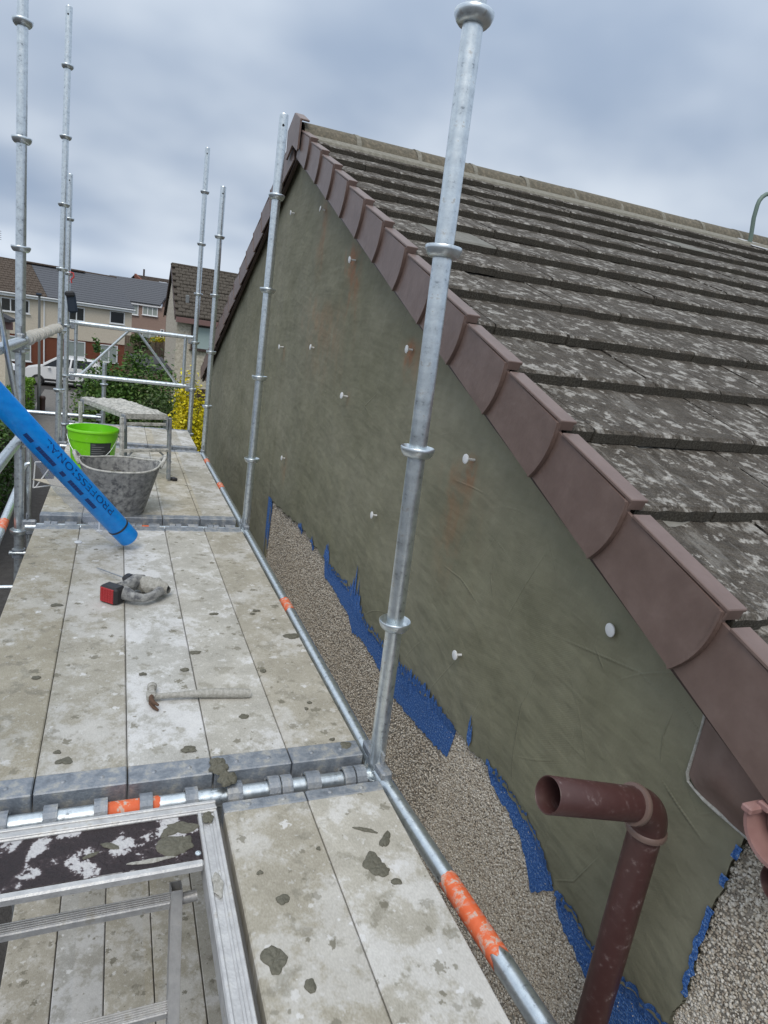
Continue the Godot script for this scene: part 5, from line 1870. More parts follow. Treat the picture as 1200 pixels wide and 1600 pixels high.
func make_drill() -> void:
	var o := thing("cordless_drill", "cordless drill with a red battery, caked in mud, lying on its side", "drill", Vector3(-0.64, 0.0, -1.27))
	var bb := Basis(Vector3.UP, -0.72)
	var bc := Vector3(-0.725, 0.0395, -1.225)
	var mb := MB.new()
	mb.box(bc, Vector3(0.092, 0.076, 0.062), 0.010, bb)
	var bat := part(o, "battery", mb, mats.black_plastic)
	for i in 5:
		for j in 6:
			mb = MB.new()
			mb.box(bc + bb * Vector3(-0.029 + 0.0135 * i, -0.0265 + 0.0106 * j, 0.0318), Vector3(0.0112, 0.0086, 0.004), 0.001, bb)
			part(bat, "red_rib", mb, mats.red_plastic)
	mb = MB.new()
	mb.box(bc + bb * Vector3(-0.002, 0, 0.0300), Vector3(0.068, 0.064, 0.003), 0.001, bb)
	part(bat, "red_panel", mb, mats.red_plastic)
	mb = MB.new()
	mb.rod([Vector3(-0.712, 0.042, -1.235), Vector3(-0.676, 0.044, -1.218), Vector3(-0.640, 0.038, -1.185), Vector3(-0.600, 0.033, -1.180), Vector3(-0.560, 0.036, -1.205), Vector3(-0.530, 0.042, -1.240)], [0.034, 0.030, 0.021, 0.017, 0.018, 0.022], 14)
	mb.lump(noise(95, 30.0, 3), 0.008)
	part(o, "handle", mb, mats.rubber_tub)
	mb = MB.new()
	var d := Vector3(-0.16, 0.0, -0.10).normalized()
	var prof := []
	for k in 19:
		var t := k / 18.0
		prof.append(Vector2(0.039 * pow(sin(PI * clampf(t * 0.93 + 0.035, 0.0, 1.0)), 0.38), 0.18 * t))
	mb.lathe(prof, Vector3(-0.495, 0.040, -1.262), mb.frame(d), 28)
	mb.lump(noise(96, 22.0, 4), 0.016)
	part(o, "motor_body", mb, mats.dry_mortar)
	mb = MB.new()
	mb.rod([Vector3(-0.700, 0.050, -1.245), Vector3(-0.655, 0.050, -1.29), Vector3(-0.63, 0.058, -1.325), Vector3(-0.60, 0.050, -1.335)], [0.028, 0.030, 0.030, 0.028], 14)
	mb.lump(noise(97, 30.0, 3), 0.012)
	part(o, "neck", mb, mats.rubber_tub)
	mb = MB.new()
	mb.lathe([Vector2(0.026, 0.0), Vector2(0.027, 0.03), Vector2(0.016, 0.045), Vector2(0.012, 0.055), Vector2(0.0, 0.055)], Vector3(-0.645, 0.045, -1.356), mb.frame(Vector3(-0.1, -0.02, -0.14)), 20)
	part(o, "chuck", mb, mats.black_plastic)
	mb = MB.new()
	mb.cyl(Vector3(-0.675, 0.040, -1.398), Vector3(-0.796, 0.012, -1.60), 0.0032, 0.0028, 8)
	part(o, "bit", mb, mats.dirty_steel)


func make_small() -> void:
	var o := thing("spare_fixing", "loose white plastic fixing disc lying on the board joint near the roll", "fixing", Vector3(-0.897, 0.0, -1.995))
	var mb := MB.new()
	mb.lathe([Vector2(0.0, 0.005), Vector2(0.015, 0.005), Vector2(0.0185, 0.003), Vector2(0.0185, 0.0), Vector2(0.0, 0.0)], Vector3(-0.897, 0.0025, -1.995), Basis(Vector3(1, 0, 0), 0.06), 24)
	part(o, "disc", mb, mats.white_plastic)
	o = thing("standing_fixing", "clear plastic fixing standing head down under the film of the roll", "fixing", Vector3(-0.801, 0.0, -2.195))
	mb = MB.new()
	mb.lathe([Vector2(0.0, 0.0), Vector2(0.017, 0.0), Vector2(0.017, 0.003), Vector2(0.0045, 0.005), Vector2(0.004, 0.055), Vector2(0.0, 0.058)], Vector3(-0.801, 0.002, -2.195), Basis.IDENTITY, 20)
	part(o, "stem", mb, mats.white_plastic)
	# swan neck on the ridge
	o = thing("roof_hook", "weathered green metal swan neck pipe standing on the roof ridge at the right", "roof pipe", Vector3(4.33, 2.5, -2.97))
	mb = MB.new()
	var pts := [Vector3(4.33, 2.46, -2.97), Vector3(4.325, 2.56, -2.97), Vector3(4.315, 2.66, -2.97)]
	for i in 13:
		var a := PI - 1.25 * PI * i / 12.0
		pts.append(Vector3(4.46 + 0.155 * cos(a), 2.80 + 0.125 * sin(a), -2.97))
	pts[2] = Vector3(4.302, 2.70, -2.97)
	mb.rod(pts, [0.018], 12)
	part(o, "pipe", mb, mats.copper_green)
	mb = MB.new()
	mb.box(Vector3(4.38, 2.49, -2.93), Vector3(0.30, 0.006, 0.20), 0.002, Basis(Vector3(1, 0, 0), PITCH))
	part(o, "flashing", mb, mats.lead_white)


# ---------------------------------------------------------------- surroundings
# leaves scattered in clumps through an ellipsoid; small folded diamonds
func leaves(mb: MB, c: Vector3, rad: Vector3, n: int, size: float, cols: Array, sd: int, clumps := 70, spread := 0.22) -> void:
	var r := RandomNumberGenerator.new()
	r.seed = sd
	var cl := []
	for k in clumps:
		var d := Vector3(r.randfn(), r.randfn(), r.randfn()).normalized() * pow(r.randf(), 0.4) * r.randf_range(0.75, 1.08)
		cl.append([c + d * rad, r.randf_range(0.7, 1.2), r.randi() % cols.size()])
	mb.has_col = true
	for i in n:
		var k: Array = cl[r.randi() % clumps]
		var p: Vector3 = k[0] + Vector3(r.randfn(), r.randfn() * 0.8, r.randfn()) * rad * spread * k[1]
		var a := Vector3(r.randfn(), r.randfn() * 0.6, r.randfn()).normalized()
		var b := a.cross(Vector3(r.randfn(), r.randfn() + 0.6, r.randfn())).normalized()
		var s := size * r.randf_range(0.6, 1.3)
		var nn := a.cross(b)
		if nn.y < 0.0:
			nn = -nn
		var base: Color = cols[k[2]] if r.randf() < 0.7 else cols[r.randi() % cols.size()]
		mb.col = base * r.randf_range(0.7, 1.3)
		var tip := p + a * s
		var fold := nn * s * 0.12
		mb.tri(p - a * s, p + b * s * 0.5 + fold, tip, nn, nn, nn)
		mb.tri(p - a * s, tip, p - b * s * 0.5 + fold, nn, nn, nn)


func shrub(called: String, label: String, category: String, c: Vector3, rad: Vector3, n: int, size: float, cols: Array, sd: int, clumps := 70, spread := 0.22) -> Node3D:
	var o := thing(called, label, category, Vector3(c.x, GROUND, c.z))
	var mb := MB.new()
	leaves(mb, c, rad, n, size, cols, sd, clumps, spread)
	part(o, "foliage", mb, mats.foliage)
	var r := RandomNumberGenerator.new()
	r.seed = sd + 1
	for k in 5:
		mb = MB.new()
		var a := Vector3(c.x + r.randf_range(-0.2, 0.2) * rad.x, GROUND, c.z + r.randf_range(-0.2, 0.2) * rad.z)
		var b := c + Vector3(r.randf_range(-0.6, 0.6), r.randf_range(0.1, 0.6), r.randf_range(-0.6, 0.6)) * rad
		mb.rod([a, a.lerp(b, 0.5) + Vector3(r.randf_range(-0.1, 0.1), 0, 0.05), b], [0.05, 0.035, 0.012], 7)
		part(o, "stem", mb, mats.bark)
	return o


func box_part(o: Node3D, called: String, c: Vector3, s: Vector3, m: Material, ch := 0.0) -> MeshInstance3D:
	var mb := MB.new()
	mb.box(c, s, ch)
	return part(o, called, mb, m)


# window in a wall that faces +z of the thing's own axes: recessed pane, frame bars, sill
func window(o: Node3D, x0: float, x1: float, y0: float, y1: float, z: float, frame: Material, pane: Material, lights := 2, called := "window") -> void:
	var mb := MB.new()
	var w := 0.07
	mb.box(Vector3((x0 + x1) * 0.5, y1 - w * 0.5, z + 0.01), Vector3(x1 - x0, w, 0.08))
	mb.box(Vector3((x0 + x1) * 0.5, y0 + w * 0.5, z + 0.01), Vector3(x1 - x0, w, 0.08))
	for k in lights + 1:
		var x := lerpf(x0 + w * 0.5, x1 - w * 0.5, float(k) / lights)
		mb.box(Vector3(x, (y0 + y1) * 0.5, z + 0.01), Vector3(w, y1 - y0 - 2.0 * w, 0.079))
	var win := part(o, called, mb, frame)
	mb = MB.new()
	mb.box(Vector3((x0 + x1) * 0.5, (y0 + y1) * 0.5, z + 0.008), Vector3(x1 - x0 - w, y1 - y0 - w, 0.02))
	part(win, "pane", mb, pane)
	mb = MB.new()
	mb.box(Vector3((x0 + x1) * 0.5, y0 - 0.03, z + 0.05), Vector3(x1 - x0 + 0.12, 0.05, 0.16), 0.01)
	part(win, "sill", mb, frame)


# stepped courses of tiles on a slope from the eave line (at z, y) up to the ridge
func courses(o: Node3D, called: String, x0: float, x1: float, ze: float, ye: float, zr: float, yr: float, gauge: float, m: Material, bump := 0.0, sd := 1) -> void:
	var mb := MB.new()
	var run := Vector2(zr - ze, yr - ye)
	var n := maxi(int(run.length() / gauge), 1)
	var rd := RandomNumberGenerator.new()
	rd.seed = sd
	var dir := run.normalized()
	var bs := Basis(Vector3.RIGHT, Vector3(0, absf(dir.x), -signf(dir.x) * dir.y).normalized(), Vector3(0, dir.y, dir.x))
	bs.z = bs.x.cross(bs.y)
	for i in n:
		var p := Vector2(ze, ye) + run * (i + 0.5) / n
		if bump <= 0.0:
			mb.box(Vector3((x0 + x1) * 0.5, p.y, p.x) + bs.y * 0.02, Vector3(x1 - x0, 0.15, run.length() / n * 0.80), 0.0, bs * Basis(Vector3.RIGHT, signf(dir.x) * -0.06))
		else:
			var x := x0 + (0.15 if i % 2 else 0.0)
			while x < x1:
				var w := minf(0.33, x1 - x)
				mb.box(Vector3(x + w * 0.5, p.y + rd.randf_range(-bump, bump) * 0.5, p.x) + bs.y * 0.02, Vector3(w * 0.985, 0.15, run.length() / n * 0.80), 0.03, bs * Basis(Vector3.RIGHT, signf(dir.x) * -0.06))
				x += w
	mb.box(Vector3((x0 + x1) * 0.5, (ye + yr) * 0.5, (ze + zr) * 0.5) - bs.y * 0.06, Vector3(x1 - x0 - 0.02, 0.04, run.length()), 0.0, bs)
	var q := part(o, called, mb, m)
	q.set_meta("kind", "stuff")


func make_background() -> void:
	# ground, path, lawn
	var mb := MB.new()
	mb.quad(Vector3(-400, GROUND, -400), Vector3(400, GROUND, -400), Vector3(400, GROUND, 400), Vector3(-400, GROUND, 400), Vector3.UP)
	struct("ground", mb, mats.asphalt)
	mb = MB.new()
	mb.prism(PackedVector2Array([Vector2(-4.15, -24), Vector2(-1.6, -24), Vector2(-1.5, -40.6), Vector2(-4.6, -40.6)]), Vector3(0, GROUND, 0), Vector3.RIGHT, Vector3.BACK, Vector3.UP, 0.012)
	struct("path", mb, mats.pavement)
	mb = MB.new()
	mb.prism(PackedVector2Array([Vector2(-14, -44.6), Vector2(4, -44.6), Vector2(4, -51), Vector2(-14, -48)]), Vector3(0, GROUND, 0), Vector3.RIGHT, Vector3.BACK, Vector3.UP, 0.1)
	struct("lawn", mb, mats.lawn)
	mb = MB.new()
	mb.prism(PackedVector2Array([Vector2(-1.4, -24), Vector2(14, -24), Vector2(14, -40), Vector2(-1.4, -40)]), Vector3(0, GROUND, 0), Vector3.RIGHT, Vector3.BACK, Vector3.UP, 0.06)
	struct("garden_lawn", mb, mats.lawn)
	# terrace across the street; own axes: x along the front, y up from the ground, z towards the camera
	var tu := atan2(0.35036519, 0.93661317)
	var o := thing("terrace_house", "cream rendered terrace with brick base, brown and slate grey roof across the street", "house", Vector3(-8.317, GROUND, -51.274), "", tu)
	box_part(o, "brick_base", Vector3(1.98, 1.17, -4.0), Vector3(14.0, 2.34, 8.0), mats.red_brick)
	box_part(o, "upper_wall", Vector3(1.98, 3.72, -3.97), Vector3(14.06, 2.76, 8.06), mats.cream_render)
	courses(o, "grey_tiles", 2.88, 9.1, 0.32, 5.08, -4.0, 7.33, 0.33, mats.slate_grey_tile)
	courses(o, "brown_tiles", -5.0, 2.88, 0.32, 5.08, -4.0, 7.33, 0.33, mats.brown_tile, 0.012, 3)
	courses(o, "back_tiles", -5.0, 9.1, -8.3, 5.08, -4.0, 7.33, 0.4, mats.brown_tile)
	mb = MB.new()
	mb.prism(PackedVector2Array([Vector2(0.05, 5.1), Vector2(-4.0, 7.2), Vector2(-8.05, 5.1)]), Vector3(8.75, 0, 0), Vector3.BACK, Vector3.UP, Vector3.RIGHT, 0.25)
	part(o, "gable", mb, mats.cream_render)
	box_part(o, "ridge", Vector3(2.1, 7.38, -4.0), Vector3(14.2, 0.16, 0.30), mats.brown_tile, 0.04)
	box_part(o, "party_ridge", Vector3(4.3, 7.40, -3.85), Vector3(4.8, 0.14, 0.5), mats.brown_tile, 0.03)
	box_part(o, "fascia", Vector3(2.05, 4.96, 0.33), Vector3(14.2, 0.24, 0.05), mats.white_upvc, 0.01)
	box_part(o, "gutter", Vector3(2.05, 5.04, 0.41), Vector3(14.2, 0.10, 0.10), mats.white_upvc, 0.03)
	box_part(o, "downpipe", Vector3(2.74, 2.5, 0.10), Vector3(0.09, 5.0, 0.09), mats.white_upvc, 0.02)
	window(o, 0.0, 1.80, 3.80, 4.72, 0.06, mats.white_upvc, mats.window_glass, 3)
	window(o, 4.35, 5.5, 3.72, 4.72, 0.06, mats.white_upvc, mats.window_glass, 2)
	window(o, 7.32, 8.45, 3.86, 4.80, 0.06, mats.white_upvc, mats.window_glass, 1)
	window(o, 4.35, 5.6, 1.1, 2.26, 0.03, mats.white_upvc, mats.curtain, 1)
	window(o, 6.7, 8.0, 0.9, 2.22, 0.03, mats.white_upvc, mats.curtain, 2)
	window(o, 0.2, 1.9, 0.5, 2.2, 0.03, mats.white_upvc, mats.curtain, 2)
	mb = MB.new()
	mb.cyl(Vector3(0.7, 7.3, -4.0), Vector3(0.7, 9.9, -4.0), 0.045, 0.045, 8)
	for k in 5:
		mb.cyl(Vector3(0.4, 9.2 - 0.14 * k, -4.0), Vector3(1.0, 9.2 - 0.14 * k, -4.0), 0.02, 0.02, 6)
	part(o, "aerial", mb, mats.lamp_grey)
	# pink house behind with a grey lean-to roof, and the gabled brown roof beyond it
	tu = atan2(-0.39893984, 0.9169771)
	o = thing("pink_house", "pinkish rendered house with white windows between the terrace and the near cream house", "house", Vector3(0.19, GROUND, -68.092), "", tu)
	box_part(o, "wall", Vector3(0.0, 2.85, -4.0), Vector3(7.0, 5.7, 8.0), mats.pink_render)
	courses(o, "grey_tiles", -3.6, 3.0, 0.3, 5.75, -3.4, 8.0, 0.33, mats.slate_grey_tile)
	box_part(o, "fascia", Vector3(-0.3, 5.66, 0.22), Vector3(6.8, 0.2, 0.06), mats.white_upvc)
	window(o, 0.05, 0.82, 4.6, 5.55, 0.04, mats.white_upvc, mats.curtain, 1)
	window(o, 1.22, 2.7, 4.72, 5.55, 0.04, mats.white_upvc, mats.curtain, 3)
	window(o, 1.3, 2.8, 2.3, 3.35, 0.04, mats.white_upvc, mats.curtain, 2)
	window(o, 3.05, 3.4, 2.8, 3.6, 0.04, mats.white_upvc, mats.window_glass, 1)
	o = thing("brown_roof_house", "house with a dark brown gabled roof and small flue rising behind the pink house", "house", Vector3(5.0, GROUND, -76.0))
	var ra := Vector3(0.64, 4.81, -80.0)
	var rb := Vector3(12.0, 5.15, -84.6)
	var rc := Vector3(14.2, 2.4, -74.0)
	var rd := Vector3(2.85, 2.43, -69.4)
	var up := (rb - ra).cross(rd - ra).normalized()
	if up.y < 0.0:
		up = -up
	mb = MB.new()
	for k in 16:
		var t0 := k / 16.0
		var t1 := (k + 0.86) / 16.0
		var q := [ra.lerp(rd, t0), rb.lerp(rc, t0), rb.lerp(rc, t1), ra.lerp(rd, t1)]
		mb.quad(q[0] + up * 0.02, q[1] + up * 0.02, q[2] + up * 0.09, q[3] + up * 0.09, up)
		mb.quad(q[3] + up * 0.09, q[2] + up * 0.09, q[2] - up * 0.05, q[3] - up * 0.05, rd - ra)
	mb.quad(ra, rb, rc, rd, up)
	var rs := part(o, "roof_tiles", mb, mats.brown_tile)
	rs.set_meta("kind", "stuff")
	var back := Vector3(-2.4, 0.0, -10.4)
	mb = MB.new()
	mb.quad(ra, rb, rb + back + Vector3(0, -2.6, 0), ra + back + Vector3(0, -2.6, 0), Vector3.UP)
	part(o, "back_slope", mb, mats.brown_tile)
	mb = MB.new()
	var inn := (rb - ra).normalized() * 0.25
	mb.quad(ra + inn - up * 0.06, rd + inn - up * 0.06, Vector3(rd.x + inn.x, GROUND, rd.z + inn.z + 0.4), Vector3(ra.x + inn.x, GROUND, ra.z + inn.z), Vector3(-1, 0, 0.2))
	mb.quad(ra + inn - up * 0.06, ra + back + inn + Vector3(0, -2.7, 0), Vector3((ra + back + inn).x, GROUND, (ra + back + inn).z), Vector3(ra.x + inn.x, GROUND, ra.z + inn.z), Vector3(-1, 0, 0.2))
	var din := Vector3(0.1, -0.15, -0.5)
	mb.quad(rd + din + inn, rc + din, Vector3(rc.x, GROUND, rc.z - 0.5), Vector3((rd + din + inn).x, GROUND, rd.z - 0.5), Vector3(0.2, 0, 1))
	part(o, "wall", mb, mats.pink_render)
	mb = MB.new()
	mb.prism(PackedVector2Array([Vector2(0, 0.12), Vector2(1, 0.12), Vector2(1, -0.25), Vector2(0, -0.25)]), ra, rd - ra, up, (rb - ra).normalized(), 0.22)
	part(o, "verge", mb, mats.red_brick)
	mb = MB.new()
	mb.cyl(ra + Vector3(1.0, -0.1, -0.3), ra + Vector3(1.0, 0.75, -0.3), 0.1, 0.1, 10)
	part(o, "flue", mb, mats.dark_frame)
	mb = MB.new()
	var rl := ra.lerp(rd, 0.3) + (rb - ra).normalized() * 2.6 + up * 0.12
	mb.box(rl, Vector3(0.9, 0.08, 0.9), 0.02, Basis((rb - ra).normalized(), up, (rb - ra).normalized().cross(up)))
	part(o, "rooflight", mb, mats.lens)
	# cream house to the right with old tiles
	o = thing("cream_house", "cream pebbledashed house with mossy brown roof and frosted window past the far uprights", "house", Vector3(1.743, GROUND, -31.152), "", 0.0)
	org[o] = Vector3.ZERO
	box_part(o, "wall", Vector3(4.0, 2.55, -4.0), Vector3(8.0, 5.1, 8.0), mats.stained_render)
	mb = MB.new()
	mb.prism(PackedVector2Array([Vector2(0.0, 5.1), Vector2(-4.0, 7.45), Vector2(-8.0, 5.1)]), Vector3(0.0, 0, 0), Vector3.BACK, Vector3.UP, Vector3.RIGHT, 0.3)
	part(o, "gable", mb, mats.stained_render)
	courses(o, "roof_tiles", -0.12, 8.1, 0.35, 5.12, -4.0, 7.6, 0.32, mats.old_tile, 0.03, 7)
	courses(o, "back_tiles", -0.12, 8.1, -8.35, 5.12, -4.0, 7.6, 0.4, mats.old_tile)
	box_part(o, "ridge", Vector3(4.0, 7.63, -4.0), Vector3(8.3, 0.16, 0.34), mats.old_tile, 0.05)
	for s: float in [0.0, 1.0]:
		mb = MB.new()
		mb.prism(PackedVector2Array([Vector2(0.35, 5.14), Vector2(-4.0, 7.6), Vector2(-4.0, 7.42), Vector2(0.35, 4.96)]) if s == 0.0 else PackedVector2Array([Vector2(-8.35, 5.14), Vector2(-4.0, 7.6), Vector2(-4.0, 7.42), Vector2(-8.35, 4.96)]), Vector3(-0.14, 0, 0), Vector3.BACK, Vector3.UP, Vector3.RIGHT, 0.05)
		part(o, "bargeboard", mb, mats.dark_frame)
	box_part(o, "fascia", Vector3(4.02, 4.99, 0.36), Vector3(8.2, 0.24, 0.04), mats.mauve_fascia, 0.008)
	window(o, 0.66, 2.1, 3.72, 4.84, 0.03, mats.dark_frame, mats.frosted, 1)
	box_part(o, "vent_pipe", Vector3(0.47, 5.85, -0.75), Vector3(0.16, 0.62, 0.16), mats.lamp_grey, 0.03)
	box_part(o, "vent_flashing", Vector3(0.5, 5.52, -0.45), Vector3(0.75, 0.05, 0.35), mats.lead_white, 0.01)
	box_part(o, "door", Vector3(1.5, 0.95, 0.02), Vector3(1.3, 1.9, 0.06), mats.dark_frame)
	# garage and fence between
	o = thing("garage", "low garage with a dark felt roof behind the big bush", "garage", Vector3(1.0, GROUND, -35.5))
	box_part(o, "wall", Vector3(0.85, -2.80, -37.0), Vector3(1.75, 2.4, 9.0), mats.pink_render)
	box_part(o, "roof", Vector3(0.85, -1.55, -37.0), Vector3(1.85, 0.16, 9.4), mats.felt_roof, 0.02)
	o = thing("garden_fence", "brown board fence behind the dark garage roof", "fence", Vector3(1.2, GROUND, -46.5))
	for k in 18:
		box_part(o, "board", Vector3(-0.3 + 0.155 * k, -2.3, -46.5 + 0.012 * (k % 2)), Vector3(0.15, 3.4 + 0.02 * (k % 3), 0.02), mats.fence_wood)
	shrub("yellow_shrub", "small yellow flowering plant above the brown fence", "plant", Vector3(1.75, -0.55, -45.8), Vector3(0.55, 0.22, 0.3), 500, 0.07, [Color(0.55, 0.45, 0.01), Color(0.45, 0.40, 0.02)], 41, 20)
	shrub("climber", "leafy green climber over the left end of the brown fence", "plant", Vector3(0.55, -0.9, -45.6), Vector3(0.55, 0.6, 0.3), 900, 0.08, [Color(0.05, 0.10, 0.015), Color(0.07, 0.12, 0.02)], 42, 24)
	# house corner at the left edge
	o = thing("left_house", "corner of a low house with dark roof and pinkish fascia at the left edge", "house", Vector3(-8.4, GROUND, -28.7))
	box_part(o, "wall", Vector3(-8.4, -2.1, -28.65), Vector3(7.14, 3.8, 1.24), mats.cream_render)
	box_part(o, "fascia", Vector3(-8.3, -0.11, -28.0), Vector3(7.5, 0.30, 0.06), mats.mauve_fascia)
	mb = MB.new()
	mb.prism(PackedVector2Array([Vector2(-4.6, 0.03), Vector2(-4.6, 0.12), Vector2(-8.4, 1.7), Vector2(-12.3, 0.10), Vector2(-12.3, 0.03)]), Vector3(0, 0, -29.3), Vector3.RIGHT, Vector3.UP, Vector3.BACK, 1.6)
	part(o, "roof", mb, mats.felt_roof)
	# street furniture
	o = thing("lamp_post", "tall grey street lamp post standing at the end of the hedge", "lamp post", Vector3(-4.08, GROUND, -32.45))
	mb = MB.new()
	mb.cyl(Vector3(-4.08, GROUND, -32.45), Vector3(-4.08, GROUND + 1.3, -32.45), 0.085, 0.085, 14)
	mb.cyl(Vector3(-4.08, GROUND + 1.3, -32.45), Vector3(-4.08, 1.15, -32.45), 0.06, 0.05, 14)
	part(o, "post", mb, mats.lamp_grey)
	mb = MB.new()
	mb.box(Vector3(-4.08, 1.22, -32.30), Vector3(0.20, 0.12, 0.50), 0.04)
	part(o, "lantern", mb, mats.navy_fabric)
	o = thing("brown_post", "short brown bollard on the path beside the lamp post", "bollard", Vector3(-3.92, GROUND, -32.3))
	mb = MB.new()
	mb.lathe([Vector2(0.11, 0.0), Vector2(0.115, 0.55), Vector2(0.13, 0.57), Vector2(0.13, 0.66), Vector2(0.10, 0.72), Vector2(0.0, 0.74)], Vector3(-3.92, GROUND, -32.3), Basis.IDENTITY, 16)
	part(o, "body", mb, mats.dark_frame)
	# planting
	hedge("clipped bright green hedge running beside the path to the lamp post", Vector3(-4.62, GROUND, -29.2), Vector3(0.62, 1.42, 7.0), 6000, 51)
	hedge("darker hedge at the left edge below the guardrail", Vector3(-4.0, GROUND, -15.0), Vector3(1.5, 1.75, 7.0), 8000, 52)
	var greens := [Color(0.045, 0.11, 0.014), Color(0.065, 0.14, 0.020), Color(0.095, 0.175, 0.03), Color(0.032, 0.08, 0.012), Color(0.13, 0.20, 0.05)]
	o = shrub("large_bush", "large leafy green bush behind the guardrail frame", "bush", Vector3(-0.55, -1.75, -16.2), Vector3(1.3, 1.75, 1.0), 24000, 0.055, greens, 61, 110, 0.20)
	mb = MB.new()
	leaves(mb, Vector3(-1.22, 0.18, -16.0), Vector3(0.16, 0.30, 0.16), 120, 0.05, greens, 62, 8)
	leaves(mb, Vector3(-0.35, -0.05, -16.0), Vector3(0.30, 0.25, 0.2), 200, 0.05, greens, 63, 10)
	part(o, "foliage", mb, mats.foliage)
	shrub("side_bush", "paler small leaved bush between the large bush and the yellow shrub", "bush", Vector3(0.42, -1.35, -14.2), Vector3(0.55, 0.95, 0.5), 5000, 0.042, [Color(0.10, 0.15, 0.045), Color(0.07, 0.12, 0.03), Color(0.16, 0.19, 0.09), Color(0.04, 0.08, 0.015)], 64, 50)
	shrub("golden_conifer", "bright golden yellow conifer beside the far corner of the rendered wall", "conifer", Vector3(0.60, -1.50, -11.3), Vector3(0.46, 1.55, 0.45), 15000, 0.036, [Color(0.78, 0.64, 0.012), Color(0.68, 0.57, 0.012), Color(0.46, 0.44, 0.012), Color(0.84, 0.70, 0.03), Color(0.16, 0.18, 0.01)], 65, 90, 0.17)
	# cars
	car("white family car parked side on across the end of the path", Vector3(-3.75, GROUND, -43.2), PI)
	car("white car with its dark grille showing at the left edge", Vector3(-8.5, GROUND, -43.4), -0.35)


func hedge(label: String, base: Vector3, s: Vector3, n: int, sd: int) -> void:
	var o := thing("hedge", label, "hedge", base)
	var r := RandomNumberGenerator.new()
	r.seed = sd
	var mb := MB.new()
	mb.has_col = true
	var nn := noise(sd, 1.2, 3)
	for i in n:
		var p := Vector3(r.randf() - 0.5, r.randf(), r.randf() - 0.5)
		var f := r.randi() % 4
		if f < 2:
			p.y = 1.0
		elif f == 2:
			p.x = 0.5 * (1 if r.randf() < 0.6 else -1)
		else:
			p.z = 0.5
		var q := base + p * s + Vector3(r.randfn(), r.randfn(), r.randfn()) * 0.035
		q += Vector3(0.1, 0.06, 0.1) * nn.get_noise_3dv(q)
		var a := Vector3(r.randfn(), r.randfn() * 0.6, r.randfn()).normalized()
		var b := a.cross(Vector3(r.randfn(), r.randfn(), r.randfn())).normalized()
		var up := a.cross(b)
		if up.y < 0.0:
			up = -up
		mb.col = [Color(0.16, 0.30, 0.02), Color(0.20, 0.36, 0.03), Color(0.11, 0.22, 0.016)][r.randi() % 3] if sd == 51 else [Color(0.05, 0.11, 0.015), Color(0.07, 0.14, 0.02), Color(0.03, 0.07, 0.01)][r.randi() % 3]
		var sz := 0.06 * r.randf_range(0.7, 1.3)
		mb.tri(q - a * sz, q + b * sz * 0.6, q + a * sz, up, up, up)
		mb.tri(q - a * sz, q + a * sz, q - b * sz * 0.6, up, up, up)
	part(o, "foliage", mb, mats.foliage)
	mb = MB.new()
	mb.box(base + Vector3(0, s.y * 0.5 - 0.03, 0), s - Vector3(0.12, 0.06, 0.12), 0.1)
	part(o, "twigs", mb, mats.bark)


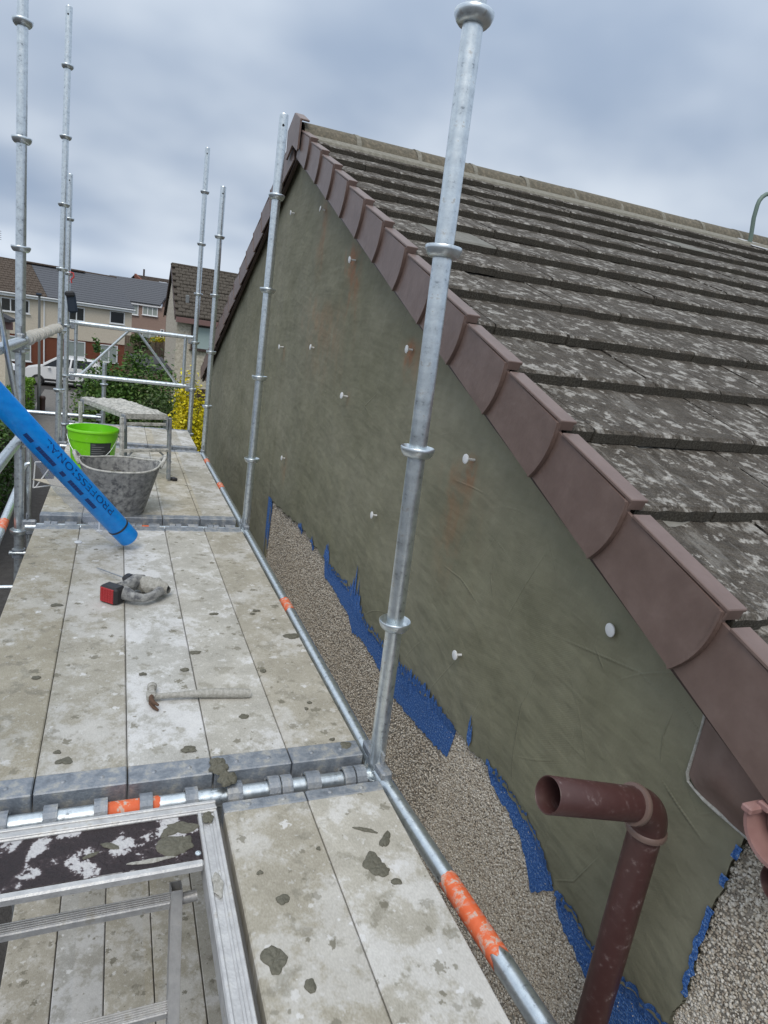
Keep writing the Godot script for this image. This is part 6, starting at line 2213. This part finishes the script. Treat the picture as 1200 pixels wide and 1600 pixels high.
# family car in its own axes: length along x (nose at +x), width along z
func car(label: String, at: Vector3, turn: float) -> void:
	var o := thing("parked_car", label, "car", at, "cars parked in the street", turn)
	org[o] = Vector3.ZERO
	var side := [Vector2(-2.12, 0.28), Vector2(-2.2, 0.75), Vector2(-2.12, 1.18), Vector2(-1.0, 1.22), Vector2(0.85, 1.18), Vector2(1.55, 1.08), Vector2(2.05, 0.94), Vector2(2.2, 0.68), Vector2(2.15, 0.26), Vector2(1.76, 0.24)]
	for k in 7:
		var a := PI * k / 6.0
		side.append(Vector2(1.38 + 0.38 * cos(a), 0.26 + 0.40 * sin(a)))
	for k in 7:
		var a := PI * k / 6.0
		side.append(Vector2(-1.32 + 0.38 * cos(a), 0.26 + 0.40 * sin(a)))
	var mb := MB.new()
	mb.prism(PackedVector2Array(side), Vector3(0, 0, -0.88), Vector3.RIGHT, Vector3.UP, Vector3.BACK, 1.76)
	part(o, "body", mb, mats.car_white)
	# cabin: tapered glasshouse with roof and pillars
	var lo := [Vector2(-2.05, 1.17), Vector2(1.15, 1.06)]
	var hi := [Vector2(-1.55, 1.66), Vector2(-0.9, 1.74), Vector2(-0.1, 1.74), Vector2(0.35, 1.66)]
	mb = MB.new()
	var ring := [[-2.05, 1.17], [-1.62, 1.66], [0.32, 1.68], [1.15, 1.17]]
	for s: float in [-1.0, 1.0]:
		mb.quad(Vector3(-2.05, 1.17, 0.84 * s), Vector3(-1.62, 1.66, 0.66 * s), Vector3(0.32, 1.68, 0.66 * s), Vector3(1.15, 1.17, 0.84 * s), Vector3(0, 0.3, s))
	mb.quad(Vector3(-2.05, 1.17, -0.84), Vector3(-2.05, 1.17, 0.84), Vector3(-1.62, 1.66, 0.66), Vector3(-1.62, 1.66, -0.66), Vector3(-1, 0.5, 0))
	mb.quad(Vector3(1.15, 1.17, -0.84), Vector3(1.15, 1.17, 0.84), Vector3(0.32, 1.68, 0.66), Vector3(0.32, 1.68, -0.66), Vector3(1, 0.8, 0))
	part(o, "glass", mb, mats.car_glass)
	mb = MB.new()
	mb.box(Vector3(-0.65, 1.70, 0), Vector3(2.0, 0.10, 1.36), 0.04)
	part(o, "roof", mb, mats.car_white)
	for s: float in [-1.0, 1.0]:
		for pl in [[[-2.0, 1.15], [-1.55, 1.68], 0.42], [[-0.35, 1.2], [-0.42, 1.70], 0.10], [[1.2, 1.16], [0.36, 1.70], 0.10]]:
			mb = MB.new()
			var a := Vector3(pl[0][0], pl[0][1], 0.85 * s)
			var b := Vector3(pl[1][0], pl[1][1], 0.67 * s)
			var d := (b - a).normalized()
			mb.box((a + b) * 0.5, Vector3(pl[2], (b - a).length(), 0.05), 0.01, Basis(d.cross(Vector3.BACK), d, Vector3.BACK).orthonormalized())
			part(o, "pillar", mb, mats.car_white)
		mb = MB.new()
		mb.box(Vector3(0.78, 1.12, 0.97 * s), Vector3(0.14, 0.13, 0.2), 0.04)
		part(o, "mirror", mb, mats.car_white)
		mb = MB.new()
		mb.box(Vector3(2.06, 0.80, 0.66 * s), Vector3(0.26, 0.14, 0.36), 0.05)
		part(o, "headlight", mb, mats.lens)
		mb = MB.new()
		mb.box(Vector3(-2.12, 0.95, 0.70 * s), Vector3(0.14, 0.2, 0.28), 0.04)
		part(o, "tail_light", mb, mats.red_lens)
		for x in [0.62, -0.52]:
			mb = MB.new()
			mb.box(Vector3(x - 0.5, 0.92, 0.885 * s), Vector3(0.2, 0.03, 0.03), 0.008)
			part(o, "door_handle", mb, mats.car_white)
		mb = MB.new()
		mb.box(Vector3(0.03, 0.38, 0.875 * s), Vector3(2.0, 0.14, 0.03), 0.01)
		part(o, "sill_trim", mb, mats.black_plastic)
		for x in [1.38, -1.32]:
			mb = MB.new()
			mb.lathe([Vector2(0.20, -0.1), Vector2(0.30, -0.1), Vector2(0.325, -0.07), Vector2(0.325, 0.07), Vector2(0.30, 0.1), Vector2(0.20, 0.1)], Vector3(x, 0.325, 0.80 * s), Basis(Vector3.RIGHT, PI / 2), 26)
			var wh := part(o, "wheel", mb, mats.tyre)
			mb = MB.new()
			mb.cyl(Vector3(x, 0.325, 0.78 * s), Vector3(x, 0.325, 0.885 * s), 0.2, 0.19, 20)
			part(wh, "rim", mb, mats.alloy)
	mb = MB.new()
	mb.box(Vector3(2.17, 0.56, 0), Vector3(0.1, 0.30, 1.1), 0.03)
	part(o, "grille", mb, mats.black_plastic)


# ---------------------------------------------------------------- scene
const SKY_SEED := 12
func _ready() -> void:
	rng.seed = 11
	var cam := Camera3D.new()
	cam.name = "camera"
	cam.transform = Transform3D(Basis(Vector3(0.92136, 0.13687, 0.36381), Vector3(-0.03025, 0.95837, -0.28393), Vector3(-0.38752, 0.25060, 0.88715)).orthonormalized(), Vector3(-0.73204, 1.21863, 1.53362))
	cam.fov = 77.0
	cam.near = 0.05
	cam.far = 900.0
	add_child(cam)
	var env := Environment.new()
	env.background_mode = Environment.BG_SKY
	env.sky = make_sky()
	env.tonemap_mode = Environment.TONE_MAPPER_LINEAR
	env.tonemap_exposure = 1.07
	env.sdfgi_enabled = true
	env.ssao_enabled = true
	env.ssil_enabled = true
	var we := WorldEnvironment.new()
	we.name = "environment"
	we.environment = env
	add_child(we)
	var sun := DirectionalLight3D.new()
	sun.name = "sun"
	sun.light_energy = 0.45
	sun.light_angular_distance = 30.0
	sun.light_color = Color(1.0, 0.965, 0.91)
	sun.shadow_enabled = true
	sun.rotation_degrees = Vector3(-54, -28, 0)
	add_child(sun)
	make_materials()
	make_house()
	make_downpipe()
	make_background()
	make_scaffold()
	make_deck()
	make_hatch()
	make_roll()
	make_green_bucket()
	make_tub()
	make_bench()
	make_hammer()
	make_drill()
	make_small()
